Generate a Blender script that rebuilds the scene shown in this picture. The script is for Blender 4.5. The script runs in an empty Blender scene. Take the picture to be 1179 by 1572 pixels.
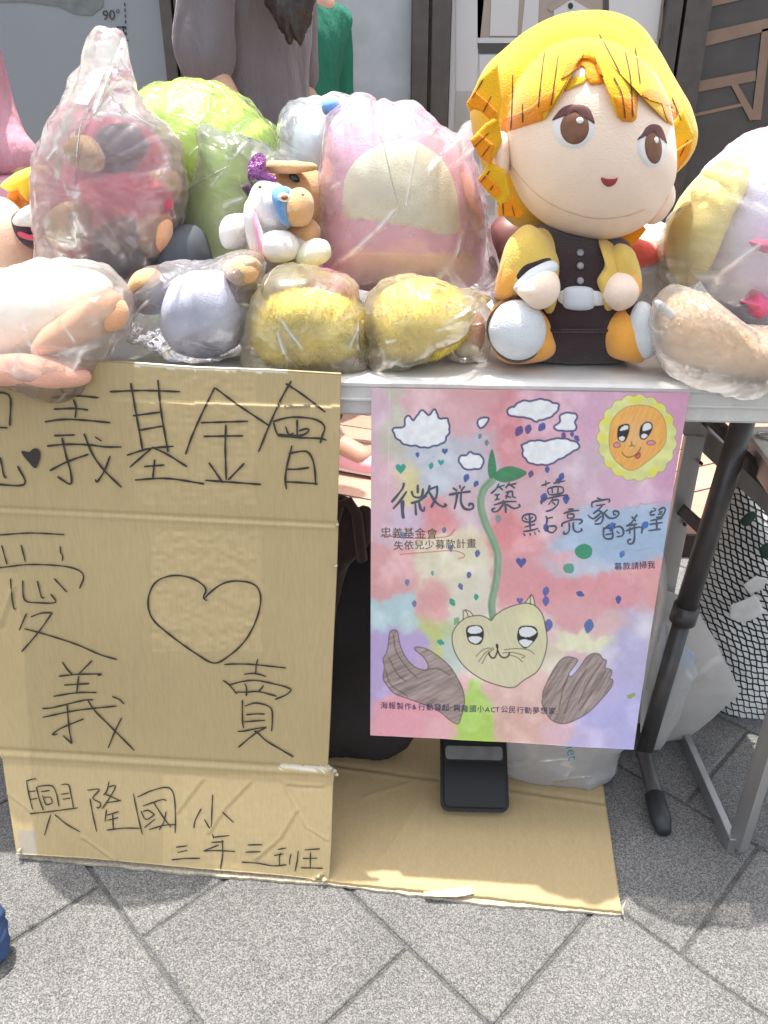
import bpy, math, random
import numpy as np
from mathutils import Vector
from mathutils.geometry import tessellate_polygon
random.seed(7)
SC = bpy.context.scene
COL = SC.collection
R = math.radians

# ------------------------------------------------------------------ camera, light, exposure
F, W, H = 1147.0, 1179.0, 1572.0
PITCH, YAW = R(25), R(4)
CAM = np.array([0.0, -0.89, 0.985])
FW = np.array([-math.sin(YAW) * math.cos(PITCH), math.cos(YAW) * math.cos(PITCH), -math.sin(PITCH)])
RT = np.array([math.cos(YAW), math.sin(YAW), 0.0])
UP = np.cross(RT, FW)
cd = bpy.data.cameras.new('camera'); cam = bpy.data.objects.new('camera', cd); COL.objects.link(cam)
cam.location = CAM
cam.rotation_euler = (math.pi / 2 - PITCH, 0, YAW)
cd.sensor_fit = 'VERTICAL'; cd.sensor_height = 24; cd.lens = F / H * 24
cd.clip_start = 0.02; cd.clip_end = 600
SC.camera = cam

SUN = Vector((-0.07, 0.125, 1.0)).normalized()          # direction towards the sun
EL = math.asin(SUN.z); AZ = math.atan2(SUN.x, SUN.y)
wd = bpy.data.worlds.new('World'); SC.world = wd; wd.use_nodes = True
nt = wd.node_tree; nt.nodes.clear()
sky = nt.nodes.new('ShaderNodeTexSky'); sky.sky_type = 'NISHITA'; sky.sun_disc = False
sky.sun_elevation = EL; sky.sun_rotation = AZ; sky.dust_density = 3.5; sky.air_density = 1.0
hs = nt.nodes.new('ShaderNodeHueSaturation'); hs.inputs['Saturation'].default_value = 0.38
bg = nt.nodes.new('ShaderNodeBackground'); bg.inputs['Strength'].default_value = 0.155
wo = nt.nodes.new('ShaderNodeOutputWorld')
nt.links.new(sky.outputs[0], hs.inputs['Color']); nt.links.new(hs.outputs[0], bg.inputs[0]); nt.links.new(bg.outputs[0], wo.inputs[0])
sd = bpy.data.lights.new('sun', 'SUN'); so = bpy.data.objects.new('sun', sd); COL.objects.link(so)
sd.energy = 2.6; sd.angle = R(0.6); sd.color = (1.0, 0.955, 0.88)
so.rotation_euler = SUN.to_track_quat('Z', 'Y').to_euler()
so.location = (0, 0, 6)
vs = SC.view_settings; vs.view_transform = 'Standard'; vs.look = 'None'; vs.gamma = 1; vs.use_curve_mapping = False
vs.exposure = 1.35
SC.render.engine = 'CYCLES'
SC.cycles.use_denoising = True
SC.cycles.max_bounces = 10; SC.cycles.transparent_max_bounces = 24; SC.cycles.diffuse_bounces = 5
SC.cycles.transmission_bounces = 8; SC.cycles.caustics_reflective = False; SC.cycles.caustics_refractive = False

# ------------------------------------------------------------------ pixel ray helpers (photo pixels -> points on real surfaces)
def ray(px, py):
    return FW + RT * ((px - W / 2) / F) - UP * ((py - H / 2) / F)
def onY(px, py, Y):
    d = ray(px, py); return CAM + d * ((Y - CAM[1]) / d[1])
def onZ(px, py, z):
    d = ray(px, py); return CAM + d * ((z - CAM[2]) / d[2])

# ------------------------------------------------------------------ numeric noise
def _hash(ix, iy, iz, seed):
    n = (ix * 374761393 + iy * 668265263 + iz * 2147483647 + seed * 1274126177) & 0xffffffff
    n = ((n ^ (n >> 13)) * 1274126177) & 0xffffffff
    return ((n ^ (n >> 16)) & 0xffff) / 65535.0
def vnoise(P, scale, seed=0):
    P = np.asarray(P, float) * scale
    I = np.floor(P).astype(np.int64); f = P - I; f = f * f * (3 - 2 * f)
    r = np.zeros(len(P))
    for dx in (0, 1):
        for dy in (0, 1):
            for dz in (0, 1):
                w = (f[:, 0] if dx else 1 - f[:, 0]) * (f[:, 1] if dy else 1 - f[:, 1]) * (f[:, 2] if dz else 1 - f[:, 2])
                r += w * _hash(I[:, 0] + dx, I[:, 1] + dy, I[:, 2] + dz, seed)
    return r
def fbm(P, scale, seed=0, oct=3):
    r = 0; a = 1; t = 0
    for i in range(oct):
        r = r + a * vnoise(P, scale * 2 ** i, seed + i * 17); t += a; a *= .5
    return r / t
def crumple(P, scale, seed=0):
    """sharp stretched creases of a thin plastic film"""
    P = np.asarray(P, float); rng = np.random.RandomState(seed + 5); r = np.zeros(len(P))
    for i in range(5):
        A = np.linalg.qr(rng.randn(3, 3))[0]
        Q = P @ A * np.array([1.0, .33, .6]) + rng.rand(3) * 20
        n = vnoise(Q, scale * (1 + .45 * i), seed + 31 * i)
        r += (1 - np.abs(2 * n - 1)) ** 2.2 / (1 + .35 * i)
    return r / 3.2

def worley(P, scale, seed=0):
    P = np.asarray(P, float) * scale; I = np.floor(P).astype(np.int64); best = np.full(len(P), 9.0); sec = np.full(len(P), 9.0)
    for dx in (-1, 0, 1):
        for dy in (-1, 0, 1):
            for dz in (-1, 0, 1):
                J = I + [dx, dy, dz]; f = np.c_[_hash(J[:, 0], J[:, 1], J[:, 2], seed), _hash(J[:, 0], J[:, 1], J[:, 2], seed + 91), _hash(J[:, 0], J[:, 1], J[:, 2], seed + 177)]
                d = np.linalg.norm(J + f - P, axis=1); n_ = d < best
                sec = np.where(n_, best, np.minimum(sec, d)); best = np.where(n_, d, best)
    return best, sec
def filmfolds(P, scale, seed=0):
    rng = np.random.RandomState(seed + 50); r = np.zeros(len(P)); c = np.zeros(len(P))
    Pw = P + .012 * np.c_[vnoise(P, 20, seed), vnoise(P, 20, seed + 3), vnoise(P, 20, seed + 6)]
    for i, (s_, a) in enumerate(((.8, 1.0), (1.5, .55), (2.9, .28))):
        A = np.linalg.qr(rng.randn(3, 3))[0]; f1, f2 = worley(Pw @ A * [1, .42, .7], scale * s_, seed + i * 7)
        r += a * f1; c += np.clip(1 - (f2 - f1) * (5 - i), 0, 1) * (.8 if i == 0 else .55)
    return r / 1.4, np.clip(c, 0, 1)

# ------------------------------------------------------------------ object helpers
def put(o, parent=None):
    COL.objects.link(o)
    if parent: o.parent = parent
    return o
def mesh_obj(name, verts, faces, m=None, parent=None, smooth=True):
    me = bpy.data.meshes.new(name)
    v = np.asarray(verts, dtype=np.float32); 
    me.from_pydata([tuple(map(float, q)) for q in v], [], [tuple(int(i) for i in f) for f in faces])
    if m: me.materials.append(m)
    if smooth: me.polygons.foreach_set('use_smooth', [True] * len(me.polygons))
    me.update()
    return put(bpy.data.objects.new(name, me), parent)
def tag(o, label, cat, group=None):
    o['label'] = label; o['category'] = cat
    if group: o['group'] = group
    return o
def thing(name, label, cat, group=None):
    o = put(bpy.data.objects.new(name, None)); o.empty_display_size = .05
    return tag(o, label, cat, group)
def structure(o):
    o['kind'] = 'structure'; return o

def smooth_closed(pts, n):
    """Catmull-Rom through closed px outline, resampled to n points"""
    p = np.array(pts, float); m = len(p); out = []
    for i in range(m):
        a, b, c, d = p[i - 1], p[i], p[(i + 1) % m], p[(i + 2) % m]
        for t in np.linspace(0, 1, 12, endpoint=False):
            out.append(.5 * ((2 * b) + (c - a) * t + (2 * a - 5 * b + 4 * c - d) * t * t + (3 * b - a - 3 * c + d) * t ** 3))
    out = np.array(out); s = np.r_[0, np.cumsum(np.linalg.norm(np.diff(np.vstack([out, out[:1]]), axis=0), axis=1))]
    u = np.linspace(0, s[-1], n, endpoint=False); q = np.vstack([out, out[:1]])
    return np.c_[np.interp(u, s, q[:, 0]), np.interp(u, s, q[:, 1])]
def linear_closed(pts, n):
    q = np.array(list(pts) + [pts[0]], float); s = np.r_[0, np.cumsum(np.linalg.norm(np.diff(q, axis=0), axis=1))]; u = np.linspace(0, s[-1], n, endpoint=False)
    return np.c_[np.interp(u, s, q[:, 0]), np.interp(u, s, q[:, 1])]
def smooth_open(pts, step=6):
    p = np.array(pts, float)
    if len(p) < 3: 
        n = max(2, int(np.linalg.norm(p[-1] - p[0]) / step)); t = np.linspace(0, 1, n)[:, None]; return p[0] * (1 - t) + p[-1] * t
    q = np.vstack([2 * p[0] - p[1], p, 2 * p[-1] - p[-2]]); out = []
    for i in range(1, len(q) - 2):
        a, b, c, d = q[i - 1], q[i], q[i + 1], q[i + 2]
        k = max(2, int(np.linalg.norm(c - b) / step))
        for t in np.linspace(0, 1, k, endpoint=False):
            out.append(.5 * ((2 * b) + (c - a) * t + (2 * a - 5 * b + 4 * c - d) * t * t + (3 * b - a - 3 * c + d) * t ** 3))
    out.append(p[-1]); return np.array(out)

def displace(o, fn):
    me = o.data; n = len(me.vertices)
    co = np.empty(n * 3, np.float32); me.vertices.foreach_get('co', co); co = co.reshape(-1, 3).astype(float)
    no = np.empty(n * 3, np.float32); me.vertex_normals.foreach_get('vector', no); no = no.reshape(-1, 3)
    co2 = fn(co, no)
    me.vertices.foreach_set('co', co2.astype(np.float32).ravel()); me.update()
    return o

def blob(name, pts, Y, T, m, parent=None, tb=None, n=72, rings=16, c=None, k=2.4, lump=(0, 8), crease=(0, 10), zmin=None, seed=0, round_=True, ymin_clamp=-9, lean=0.0, folds=False, neck=None):
    """closed soft volume: silhouette read in photo pixels, standing at depth Y, thickness T to the front and tb to the back"""
    out = smooth_closed(pts, n) if round_ else linear_closed(pts, n)
    if folds:                                    # crimped hem of the film
        q_ = np.c_[out, 0 * out[:, :1]]; cc_ = out.mean(0); dr = out - cc_; dr /= np.linalg.norm(dr, axis=1)[:, None]
        f1_, _ = worley(q_, 1 / 26., seed); f3_, _ = worley(q_, 1 / 11., seed + 2); out = out + dr * ((f1_ - .62) * 9 + (f3_ - .6) * 3)[:, None]
    c = np.array(c if c else out.mean(0)); tb = T if tb is None else tb
    if folds: k = 3.0
    P0 = np.array([onY(x, y, Y) for x, y in out]); C0 = onY(c[0], c[1], Y)
    verts = [C0 + [0, -T, 0]]
    rs = np.sin(np.linspace(0, math.pi / 2, rings + 1))[1:]
    for r in rs:
        off = T * max(0, 1 - r ** k) ** (1 / 2)
        for p in P0: verts.append(C0 + (p - C0) * r + [0, -off, 0])
    nb = len(verts); 
    for r in rs[::-1][1:]:
        off = tb * max(0, 1 - r ** k) ** (1 / 2)
        for p in P0: verts.append(C0 + (p - C0) * r + [0, off, 0])
    verts.append(C0 + [0, tb, 0]); last = len(verts) - 1
    faces = [(0, 1 + (i + 1) % n, 1 + i) for i in range(n)]
    tot = (last - 1) // n
    for j in range(tot - 1):
        a = 1 + j * n; b = a + n
        for i in range(n): faces.append((a + i, a + (i + 1) % n, b + (i + 1) % n, b + i))
    a = 1 + (tot - 1) * n
    for i in range(n): faces.append((a + i, a + (i + 1) % n, last))
    V = np.array(verts)
    if neck:
        z0 = onY(c[0], neck[0], Y)[2]; w = np.clip((V[:, 2] - z0) / .07, 0, 1); V[:, 1] = Y + (V[:, 1] - Y) * (1 - w * (1 - neck[1]))
    if lean: V[:, 1] += lean * (V[:, 2] - V[:, 2].min())
    if folds:
        rj = np.random.RandomState(seed); 
    o = mesh_obj(name, V, faces, m, parent)
    if lump[0] or crease[0]:
        def fn(co, no):
            d = lump[0] * (fbm(co, lump[1], seed) - .5) * 2
            if crease[0] and not folds: d = d + crease[0] * (crumple(co, crease[1], seed) - .35) * 2
            if folds:
                ff, cc = filmfolds(co, crease[1], seed); d = d + crease[0] * (ff - .62) * 2.0
                at = o.data.attributes.new('crease', 'FLOAT', 'POINT'); at.data.foreach_set('value', cc.astype(np.float32))
            return co + no * np.asarray(d)[:, None]
        displace(o, fn)
    if zmin is not None:
        def fz(co, no):
            w = co[:, 1] > ymin_clamp
            co[:, 2] = np.where(w & (co[:, 2] < zmin), zmin + .001 * (vnoise(co, 60) ), co[:, 2]); return co
        displace(o, fz)
    return o

def tube(name, pts, rad, m, parent=None, n=14, cap=True):
    pts = [Vector(p) for p in pts]; rad = rad if isinstance(rad, (list, tuple)) else [rad] * len(pts)
    verts = []; faces = []; up = Vector((0, 0, 1)); prev = None
    for i, p in enumerate(pts):
        t = (pts[min(i + 1, len(pts) - 1)] - pts[max(i - 1, 0)]).normalized()
        if prev is None:
            a = t.orthogonal().normalized()
        else:
            a = (prev - t * prev.dot(t)).normalized()
        prev = a; b = t.cross(a)
        for j in range(n):
            w = 2 * math.pi * j / n; verts.append(p + (a * math.cos(w) + b * math.sin(w)) * rad[i])
    for i in range(len(pts) - 1):
        for j in range(n): faces.append((i * n + j, i * n + (j + 1) % n, (i + 1) * n + (j + 1) % n, (i + 1) * n + j))
    if cap: faces.append(tuple(range(n))[::-1]); faces.append(tuple(range((len(pts) - 1) * n, len(pts) * n)))
    return mesh_obj(name, verts, faces, m, parent)

import bmesh
def box(name, lo, hi, m, parent=None, bev=.003, seg=2, rot=None, at=None):
    bm = bmesh.new(); bmesh.ops.create_cube(bm, size=1)
    lo = Vector(lo); hi = Vector(hi); s = hi - lo; c = (lo + hi) / 2
    for v in bm.verts: v.co = Vector((v.co.x * s.x, v.co.y * s.y, v.co.z * s.z)) + c
    if bev: bmesh.ops.bevel(bm, geom=list(bm.edges), offset=min(bev, min(s) * .45), segments=seg, profile=.6, affect='EDGES')
    me = bpy.data.meshes.new(name); bm.to_mesh(me); bm.free()
    if m: me.materials.append(m)
    o = put(bpy.data.objects.new(name, me), parent)
    if at is not None: o.location = at
    if rot: o.rotation_euler = rot
    return o
def bar(name, a, b, w, t, m, parent=None, side=Vector((0, 1, 0)), bev=.0015):
    """flat bar from a to b, width w along 'side'-perpendicular, thickness t along side"""
    a = Vector(a); b = Vector(b); d = (b - a); L = d.length; d.normalize()
    s = (side - d * side.dot(d)).normalized(); u = d.cross(s)
    bm = bmesh.new(); bmesh.ops.create_cube(bm, size=1)
    for v in bm.verts: v.co = Vector((v.co.x * w, v.co.y * t, v.co.z * L))
    bmesh.ops.bevel(bm, geom=list(bm.edges), offset=bev, segments=2, profile=.6, affect='EDGES')
    mid = (a + b) / 2
    for v in bm.verts: v.co = mid + u * v.co.x + s * v.co.y + d * v.co.z
    bmesh.ops.recalc_face_normals(bm, faces=bm.faces)
    me = bpy.data.meshes.new(name); bm.to_mesh(me); bm.free(); me.materials.append(m)
    return put(bpy.data.objects.new(name, me), parent)

# ------------------------------------------------------------------ materials
def s2l(c):
    c = c / 255.0
    return c / 12.92 if c <= .04045 else ((c + .055) / 1.055) ** 2.4
def L(r, g, b, k=1.0): return (s2l(r) * k, s2l(g) * k, s2l(b) * k, 1)
def N(nt, t, **kw):
    n = nt.nodes.new(t)
    for k, v in kw.items():
        if k.startswith('_'): setattr(n, k[1:], v)
        else: n.inputs[k].default_value = v
    return n
def mat(name, col, rough=.6, metal=0, spec=.5, var=0, vscale=8, bump=0, bscale=60, bdetail=4, sheen=0, attr=None, bdist=.01, stretch=None, sss=0, coat=0, trans=0):
    m = bpy.data.materials.new(name); m.use_nodes = True; nt = m.node_tree; p = nt.nodes['Principled BSDF']; lk = nt.links.new
    p.inputs['Base Color'].default_value = col; p.inputs['Roughness'].default_value = rough
    p.inputs['Metallic'].default_value = metal; p.inputs['Specular IOR Level'].default_value = spec
    if sheen: p.inputs['Sheen Weight'].default_value = sheen; p.inputs['Sheen Roughness'].default_value = .5
    if coat: p.inputs['Coat Weight'].default_value = coat; p.inputs['Coat Roughness'].default_value = .1
    tc = N(nt, 'ShaderNodeTexCoord'); vec = tc.outputs['Object']
    if stretch:
        mp = N(nt, 'ShaderNodeMapping'); mp.inputs['Scale'].default_value = stretch; lk(vec, mp.inputs[0]); vec2 = mp.outputs[0]
    else: vec2 = vec
    src = None
    if attr:
        at = N(nt, 'ShaderNodeAttribute', _attribute_name=attr); src = at.outputs['Color']; lk(src, p.inputs['Base Color'])
    if var:
        nz = N(nt, 'ShaderNodeTexNoise', Scale=vscale, Detail=5.0); lk(vec2, nz.inputs['Vector'])
        mr = N(nt, 'ShaderNodeMapRange'); mr.inputs['From Min'].default_value = .3; mr.inputs['From Max'].default_value = .7
        mr.inputs['To Min'].default_value = 1 - var; mr.inputs['To Max'].default_value = 1 + var * .6; lk(nz.outputs[0], mr.inputs[0])
        mx = N(nt, 'ShaderNodeVectorMath', _operation='SCALE'); lk(mr.outputs[0], mx.inputs['Scale'])
        if src: lk(src, mx.inputs[0])
        else: mx.inputs[0].default_value = col[:3]
        lk(mx.outputs[0], p.inputs['Base Color'])
    if bump:
        nb = N(nt, 'ShaderNodeTexNoise', Scale=bscale, Detail=float(bdetail)); lk(vec2, nb.inputs['Vector'])
        bp = N(nt, 'ShaderNodeBump', Strength=bump, Distance=bdist); lk(nb.outputs[0], bp.inputs['Height']); lk(bp.outputs[0], p.inputs['Normal'])
    return m
def film(name, haze=.25, tint=(.99, .99, .99), edge=.6, gloss=.55, rough=.12, scale=15, strength=.42, seed=0.0, hazecol=(.97, .97, .975), streak=.5):
    """thin polyethylene: see-through, milky, with glints painted white along the crease lines"""
    m = bpy.data.materials.new(name); m.use_nodes = True; nt = m.node_tree; nt.nodes.clear(); lk = nt.links.new
    out = N(nt, 'ShaderNodeOutputMaterial'); tc = N(nt, 'ShaderNodeTexCoord')
    def math_(op, a, b=None, c=None, clamp=False):
        n = N(nt, 'ShaderNodeMath', _operation=op, _use_clamp=clamp)
        for i, v in enumerate((a, b, c)):
            if v is None: continue
            if isinstance(v, (int, float)): n.inputs[i].default_value = v
            else: lk(v, n.inputs[i])
        return n.outputs[0]
    ridges = []; lines = []
    for i, (sx, sc) in enumerate((((1.0, .55, .16), .8), ((.14, .7, 1.0), .7), ((.8, 1.0, .3), 2.0))):
        mp = N(nt, 'ShaderNodeMapping'); mp.inputs['Scale'].default_value = sx; mp.inputs['Location'].default_value = (seed + i * 3.1, seed * 2, i * 3)
        rt_ = N(nt, 'ShaderNodeVectorRotate', _rotation_type='EULER_XYZ'); rt_.inputs['Rotation'].default_value = (.15 * i, .6 * i + math.sin(seed) * .8 - .2, .3 * i)
        lk(tc.outputs['Object'], rt_.inputs['Vector']); lk(rt_.outputs[0], mp.inputs[0])
        nz = N(nt, 'ShaderNodeTexNoise', Scale=scale * sc * 1.4, Detail=3.0, Roughness=.45, Distortion=.5); lk(mp.outputs[0], nz.inputs['Vector']); ridges.append(nz.outputs[0])
        vo = N(nt, 'ShaderNodeTexVoronoi', Scale=scale * sc * 1.1, _feature='DISTANCE_TO_EDGE'); lk(mp.outputs[0], vo.inputs['Vector'])
        lines.append(math_('SUBTRACT', 1.0, math_('MULTIPLY', vo.outputs['Distance'], 24.0 if i < 2 else 15.0), clamp=True))
    h = math_('ADD', ridges[0], ridges[1]); h = math_('MULTIPLY_ADD', ridges[2], .5, h)
    mk = N(nt, 'ShaderNodeTexNoise', Scale=19.0, Detail=1.0); lk(tc.outputs['Object'], mk.inputs['Vector'])
    mkr = N(nt, 'ShaderNodeMapRange'); mkr.inputs['From Min'].default_value = .50; mkr.inputs['From Max'].default_value = .60; lk(mk.outputs[0], mkr.inputs[0])
    mkl = N(nt, 'ShaderNodeMapRange'); mkl.inputs['From Min'].default_value = .49; mkl.inputs['From Max'].default_value = .41; lk(mk.outputs[0], mkl.inputs[0])
    ln = math_('MULTIPLY', lines[0], mkr.outputs[0]); ln = math_('MULTIPLY_ADD', lines[1], mkl.outputs[0], ln); ln = math_('MULTIPLY', ln, ln, clamp=True)
    h = math_('MULTIPLY_ADD', ln, .12, h)
    bp = N(nt, 'ShaderNodeBump', Strength=strength * 2.2, Distance=.012); lk(h, bp.inputs['Height'])
    tr = N(nt, 'ShaderNodeBsdfTransparent'); tr.inputs[0].default_value = (*tint, 1)
    tl = N(nt, 'ShaderNodeBsdfTranslucent'); tl.inputs[0].default_value = (*hazecol, 1)
    df = N(nt, 'ShaderNodeBsdfDiffuse'); df.inputs[0].default_value = (*hazecol, 1); lk(bp.outputs[0], df.inputs['Normal'])
    gl = N(nt, 'ShaderNodeBsdfGlossy'); gl.inputs['Color'].default_value = (1, 1, 1, 1); gl.inputs['Roughness'].default_value = rough; lk(bp.outputs[0], gl.inputs['Normal'])
    hz = N(nt, 'ShaderNodeMixShader'); hz.inputs[0].default_value = .22; lk(tl.outputs[0], hz.inputs[1]); lk(df.outputs[0], hz.inputs[2])
    lw = N(nt, 'ShaderNodeLayerWeight', Blend=.5); ca = N(nt, 'ShaderNodeAttribute', _attribute_name='crease')
    stn = N(nt, 'ShaderNodeTexNoise', Scale=11.0, Detail=3.0); lk(tc.outputs['Object'], stn.inputs['Vector']); k = .4 * min(1, haze * 2)
    base = math_('MULTIPLY_ADD', stn.outputs[0], k, haze - k * .5)
    base = math_('MULTIPLY_ADD', math_('POWER', lw.outputs['Facing'], 2.5), edge, base)
    base = math_('MULTIPLY_ADD', ca.outputs['Fac'], .03 + .1 * haze, base)
    base = math_('MULTIPLY_ADD', ln, streak, base, clamp=True)  # white streaks on the creases: highlights painted into the film's haze
    m1 = N(nt, 'ShaderNodeMixShader'); lk(base, m1.inputs[0]); lk(tr.outputs[0], m1.inputs[1]); lk(hz.outputs[0], m1.inputs[2])
    fr = N(nt, 'ShaderNodeFresnel', IOR=1.45); lk(bp.outputs[0], fr.inputs['Normal'])
    mg = math_('MULTIPLY_ADD', ln, .25, math_('MULTIPLY_ADD', fr.outputs[0], gloss, .02), clamp=True)
    m2 = N(nt, 'ShaderNodeMixShader'); lk(mg, m2.inputs[0]); lk(m1.outputs[0], m2.inputs[1]); lk(gl.outputs[0], m2.inputs[2])
    lk(m2.outputs[0], out.inputs[0])
    return m
def plush(name, col, var=.1, fuzzy=1.0):
    return mat(name, col, rough=.95, spec=.15, var=var, vscale=30, bump=.5 * fuzzy, bscale=480, bdetail=3, bdist=.003, sheen=.35)
def fur(name, col):
    return mat(name, col, rough=.95, spec=.1, var=.12, vscale=40, bump=.5, bscale=130, bdetail=6, bdist=.006, sheen=.5)

M = {}
M['table'] = mat('white_table_plastic', (.64, .63, .60, 1), rough=.42, var=.10, vscale=35, bump=.2, bscale=240, bdist=.0015)
M['dark_tube'] = mat('dark_painted_steel', (.075, .072, .072, 1), rough=.35, metal=.2, var=.15, vscale=40)
M['rubber'] = mat('black_rubber', (.025, .027, .03, 1), rough=.5)
M['alu'] = mat('brushed_aluminium', (.42, .42, .42, 1), rough=.38, metal=.75, var=.12, vscale=30, stretch=(1, 1, .1))
M['tan'] = plush('tan_plush', L(214, 170, 122)); M['cream'] = plush('cream_plush', L(238, 232, 205))
M['maroon'] = plush('maroon_plush', L(168, 64, 84)); M['rose'] = plush('rose_plush', L(214, 84, 108))
M['white'] = plush('white_plush', L(235, 232, 228)); M['lav'] = plush('lavender_white_plush', L(222, 222, 242))
M['peach'] = plush('peach_plush', L(243, 184, 140)); M['peach2'] = plush('pale_peach_plush', L(245, 205, 180))
M['pink'] = plush('pink_plush', L(240, 178, 206)); M['hotpink'] = plush('rose_pink_plush', L(226, 110, 150))
M['lime'] = mat('lime_cushion_satin', L(205, 240, 90), rough=.45, spec=.5, var=.08, vscale=12, sheen=.2)
M['yfur'] = fur('yellow_fur', L(255, 232, 110)); M['yel'] = plush('pastel_yellow_plush', L(244, 232, 150))
M['bfur'] = fur('beige_fur', L(236, 205, 165)); M['dark'] = plush('dark_purple_plush', L(72, 52, 66))
M['blue'] = plush('sky_blue_plush', L(110, 160, 215)); M['orange'] = plush('orange_plush', L(240, 160, 60))

# ------------------------------------------------------------------ ground
def ground_mat(name, base, var):
    m = bpy.data.materials.new(name); m.use_nodes = True; nt = m.node_tree; p = nt.nodes['Principled BSDF']; lk = nt.links.new
    tc = N(nt, 'ShaderNodeNewGeometry'); g = tc.outputs['Position']
    n1 = N(nt, 'ShaderNodeTexNoise', Scale=560.0, Detail=3.0, Roughness=.7); lk(g, n1.inputs['Vector'])
    n2 = N(nt, 'ShaderNodeTexVoronoi', Scale=640.0); lk(g, n2.inputs['Vector'])
    n3 = N(nt, 'ShaderNodeTexNoise', Scale=5.0, Detail=5.0); lk(g, n3.inputs['Vector'])
    cr = N(nt, 'ShaderNodeValToRGB'); e = cr.color_ramp.elements
    e[0].position = .3; e[0].color = tuple(base * .46 for _ in range(3)) + (1,); e[1].position = .72; e[1].color = (base * 1.9, base * 1.86, base * 1.76, 1)
    k = cr.color_ramp.elements.new(.5); k.color = (base, base * .985, base * .945, 1)
    mx = N(nt, 'ShaderNodeMix', _data_type='FLOAT'); mx.inputs[0].default_value = .4; lk(n1.outputs[0], mx.inputs[2]); 
    sep = N(nt, 'ShaderNodeSeparateColor'); lk(n2.outputs['Color'], sep.inputs[0]); lk(sep.outputs[0], mx.inputs[3]); lk(mx.outputs[0], cr.inputs[0])
    mr = N(nt, 'ShaderNodeMapRange'); mr.inputs['From Min'].default_value = .3; mr.inputs['From Max'].default_value = .7; mr.inputs['To Min'].default_value = 1 - var; mr.inputs['To Max'].default_value = 1 + var; lk(n3.outputs[0], mr.inputs[0])
    oi = N(nt, 'ShaderNodeObjectInfo'); om = N(nt, 'ShaderNodeMath', _operation='MULTIPLY_ADD'); lk(oi.outputs['Random'], om.inputs[0]); om.inputs[1].default_value = .16; om.inputs[2].default_value = .92
    n4 = N(nt, 'ShaderNodeTexNoise', Scale=26.0, Detail=6.0); lk(g, n4.inputs['Vector']); m4 = N(nt, 'ShaderNodeMapRange'); m4.inputs['From Min'].default_value = .62; m4.inputs['From Max'].default_value = .74; m4.inputs['To Min'].default_value = 1; m4.inputs['To Max'].default_value = .72; lk(n4.outputs[0], m4.inputs[0])
    o5 = N(nt, 'ShaderNodeMath', _operation='MULTIPLY'); lk(om.outputs[0], o5.inputs[0]); lk(m4.outputs[0], o5.inputs[1]); o6 = N(nt, 'ShaderNodeMath', _operation='MULTIPLY'); lk(o5.outputs[0], o6.inputs[0]); lk(mr.outputs[0], o6.inputs[1]); mr = o6
    sc = N(nt, 'ShaderNodeVectorMath', _operation='SCALE'); lk(cr.outputs[0], sc.inputs[0]); lk(mr.outputs[0], sc.inputs['Scale']); lk(sc.outputs[0], p.inputs['Base Color'])
    p.inputs['Roughness'].default_value = .85
    bp = N(nt, 'ShaderNodeBump', Strength=.5, Distance=.002); lk(mx.outputs[0], bp.inputs['Height']); lk(bp.outputs[0], p.inputs['Normal'])
    return m
M['paver'] = ground_mat('exposed_aggregate_paving', .138, .16)
M['joint'] = ground_mat('dark_joint_sand', .085, .2)
g = mesh_obj('ground', [(-60, -60, -.0045), (60, -60, -.0045), (60, 60, -.0045), (-60, 60, -.0045)], [(0, 1, 2, 3)], M['joint'], smooth=False); structure(g)
u = np.array([.743, -.668]); u /= np.linalg.norm(u); nn = np.array([-u[1], u[0]])
slab_meshes = []
for s in range(4):
    bm = bmesh.new(); bmesh.ops.create_cube(bm, size=1)
    for v in bm.verts: v.co = Vector((v.co.x * .2655, v.co.y * .257, v.co.z * .04 - .02))
    bmesh.ops.bevel(bm, geom=[e for e in bm.edges if e.verts[0].co.z > -.01 and e.verts[1].co.z > -.01], offset=.005, segments=3, profile=.5, affect='EDGES')
    me = bpy.data.meshes.new('paving_slab'); bm.to_mesh(me); bm.free(); me.materials.append(M['paver']); slab_meshes.append(me)
ang = math.atan2(u[1], u[0]); nrow = 0
for j in range(-9, 9):
    nc = -.161 + .2615 * (j + .5)                         # row centre along nn
    ph = {0: .274, 1: .395}[j % 2]
    for i in range(-10, 10):
        uc = ph + .27 * (i + .5); P = u * uc + nn * nc
        if not (-1.35 < P[0] < 1.75 and -.75 < P[1] < 1.0): continue
        o = bpy.data.objects.new('paving_slab', slab_meshes[0]); put(o, g)
        o.location = (P[0], P[1], random.uniform(-.0012, .0002)); o.rotation_euler = (0, 0, ang + random.uniform(-.004, .004))

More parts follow.
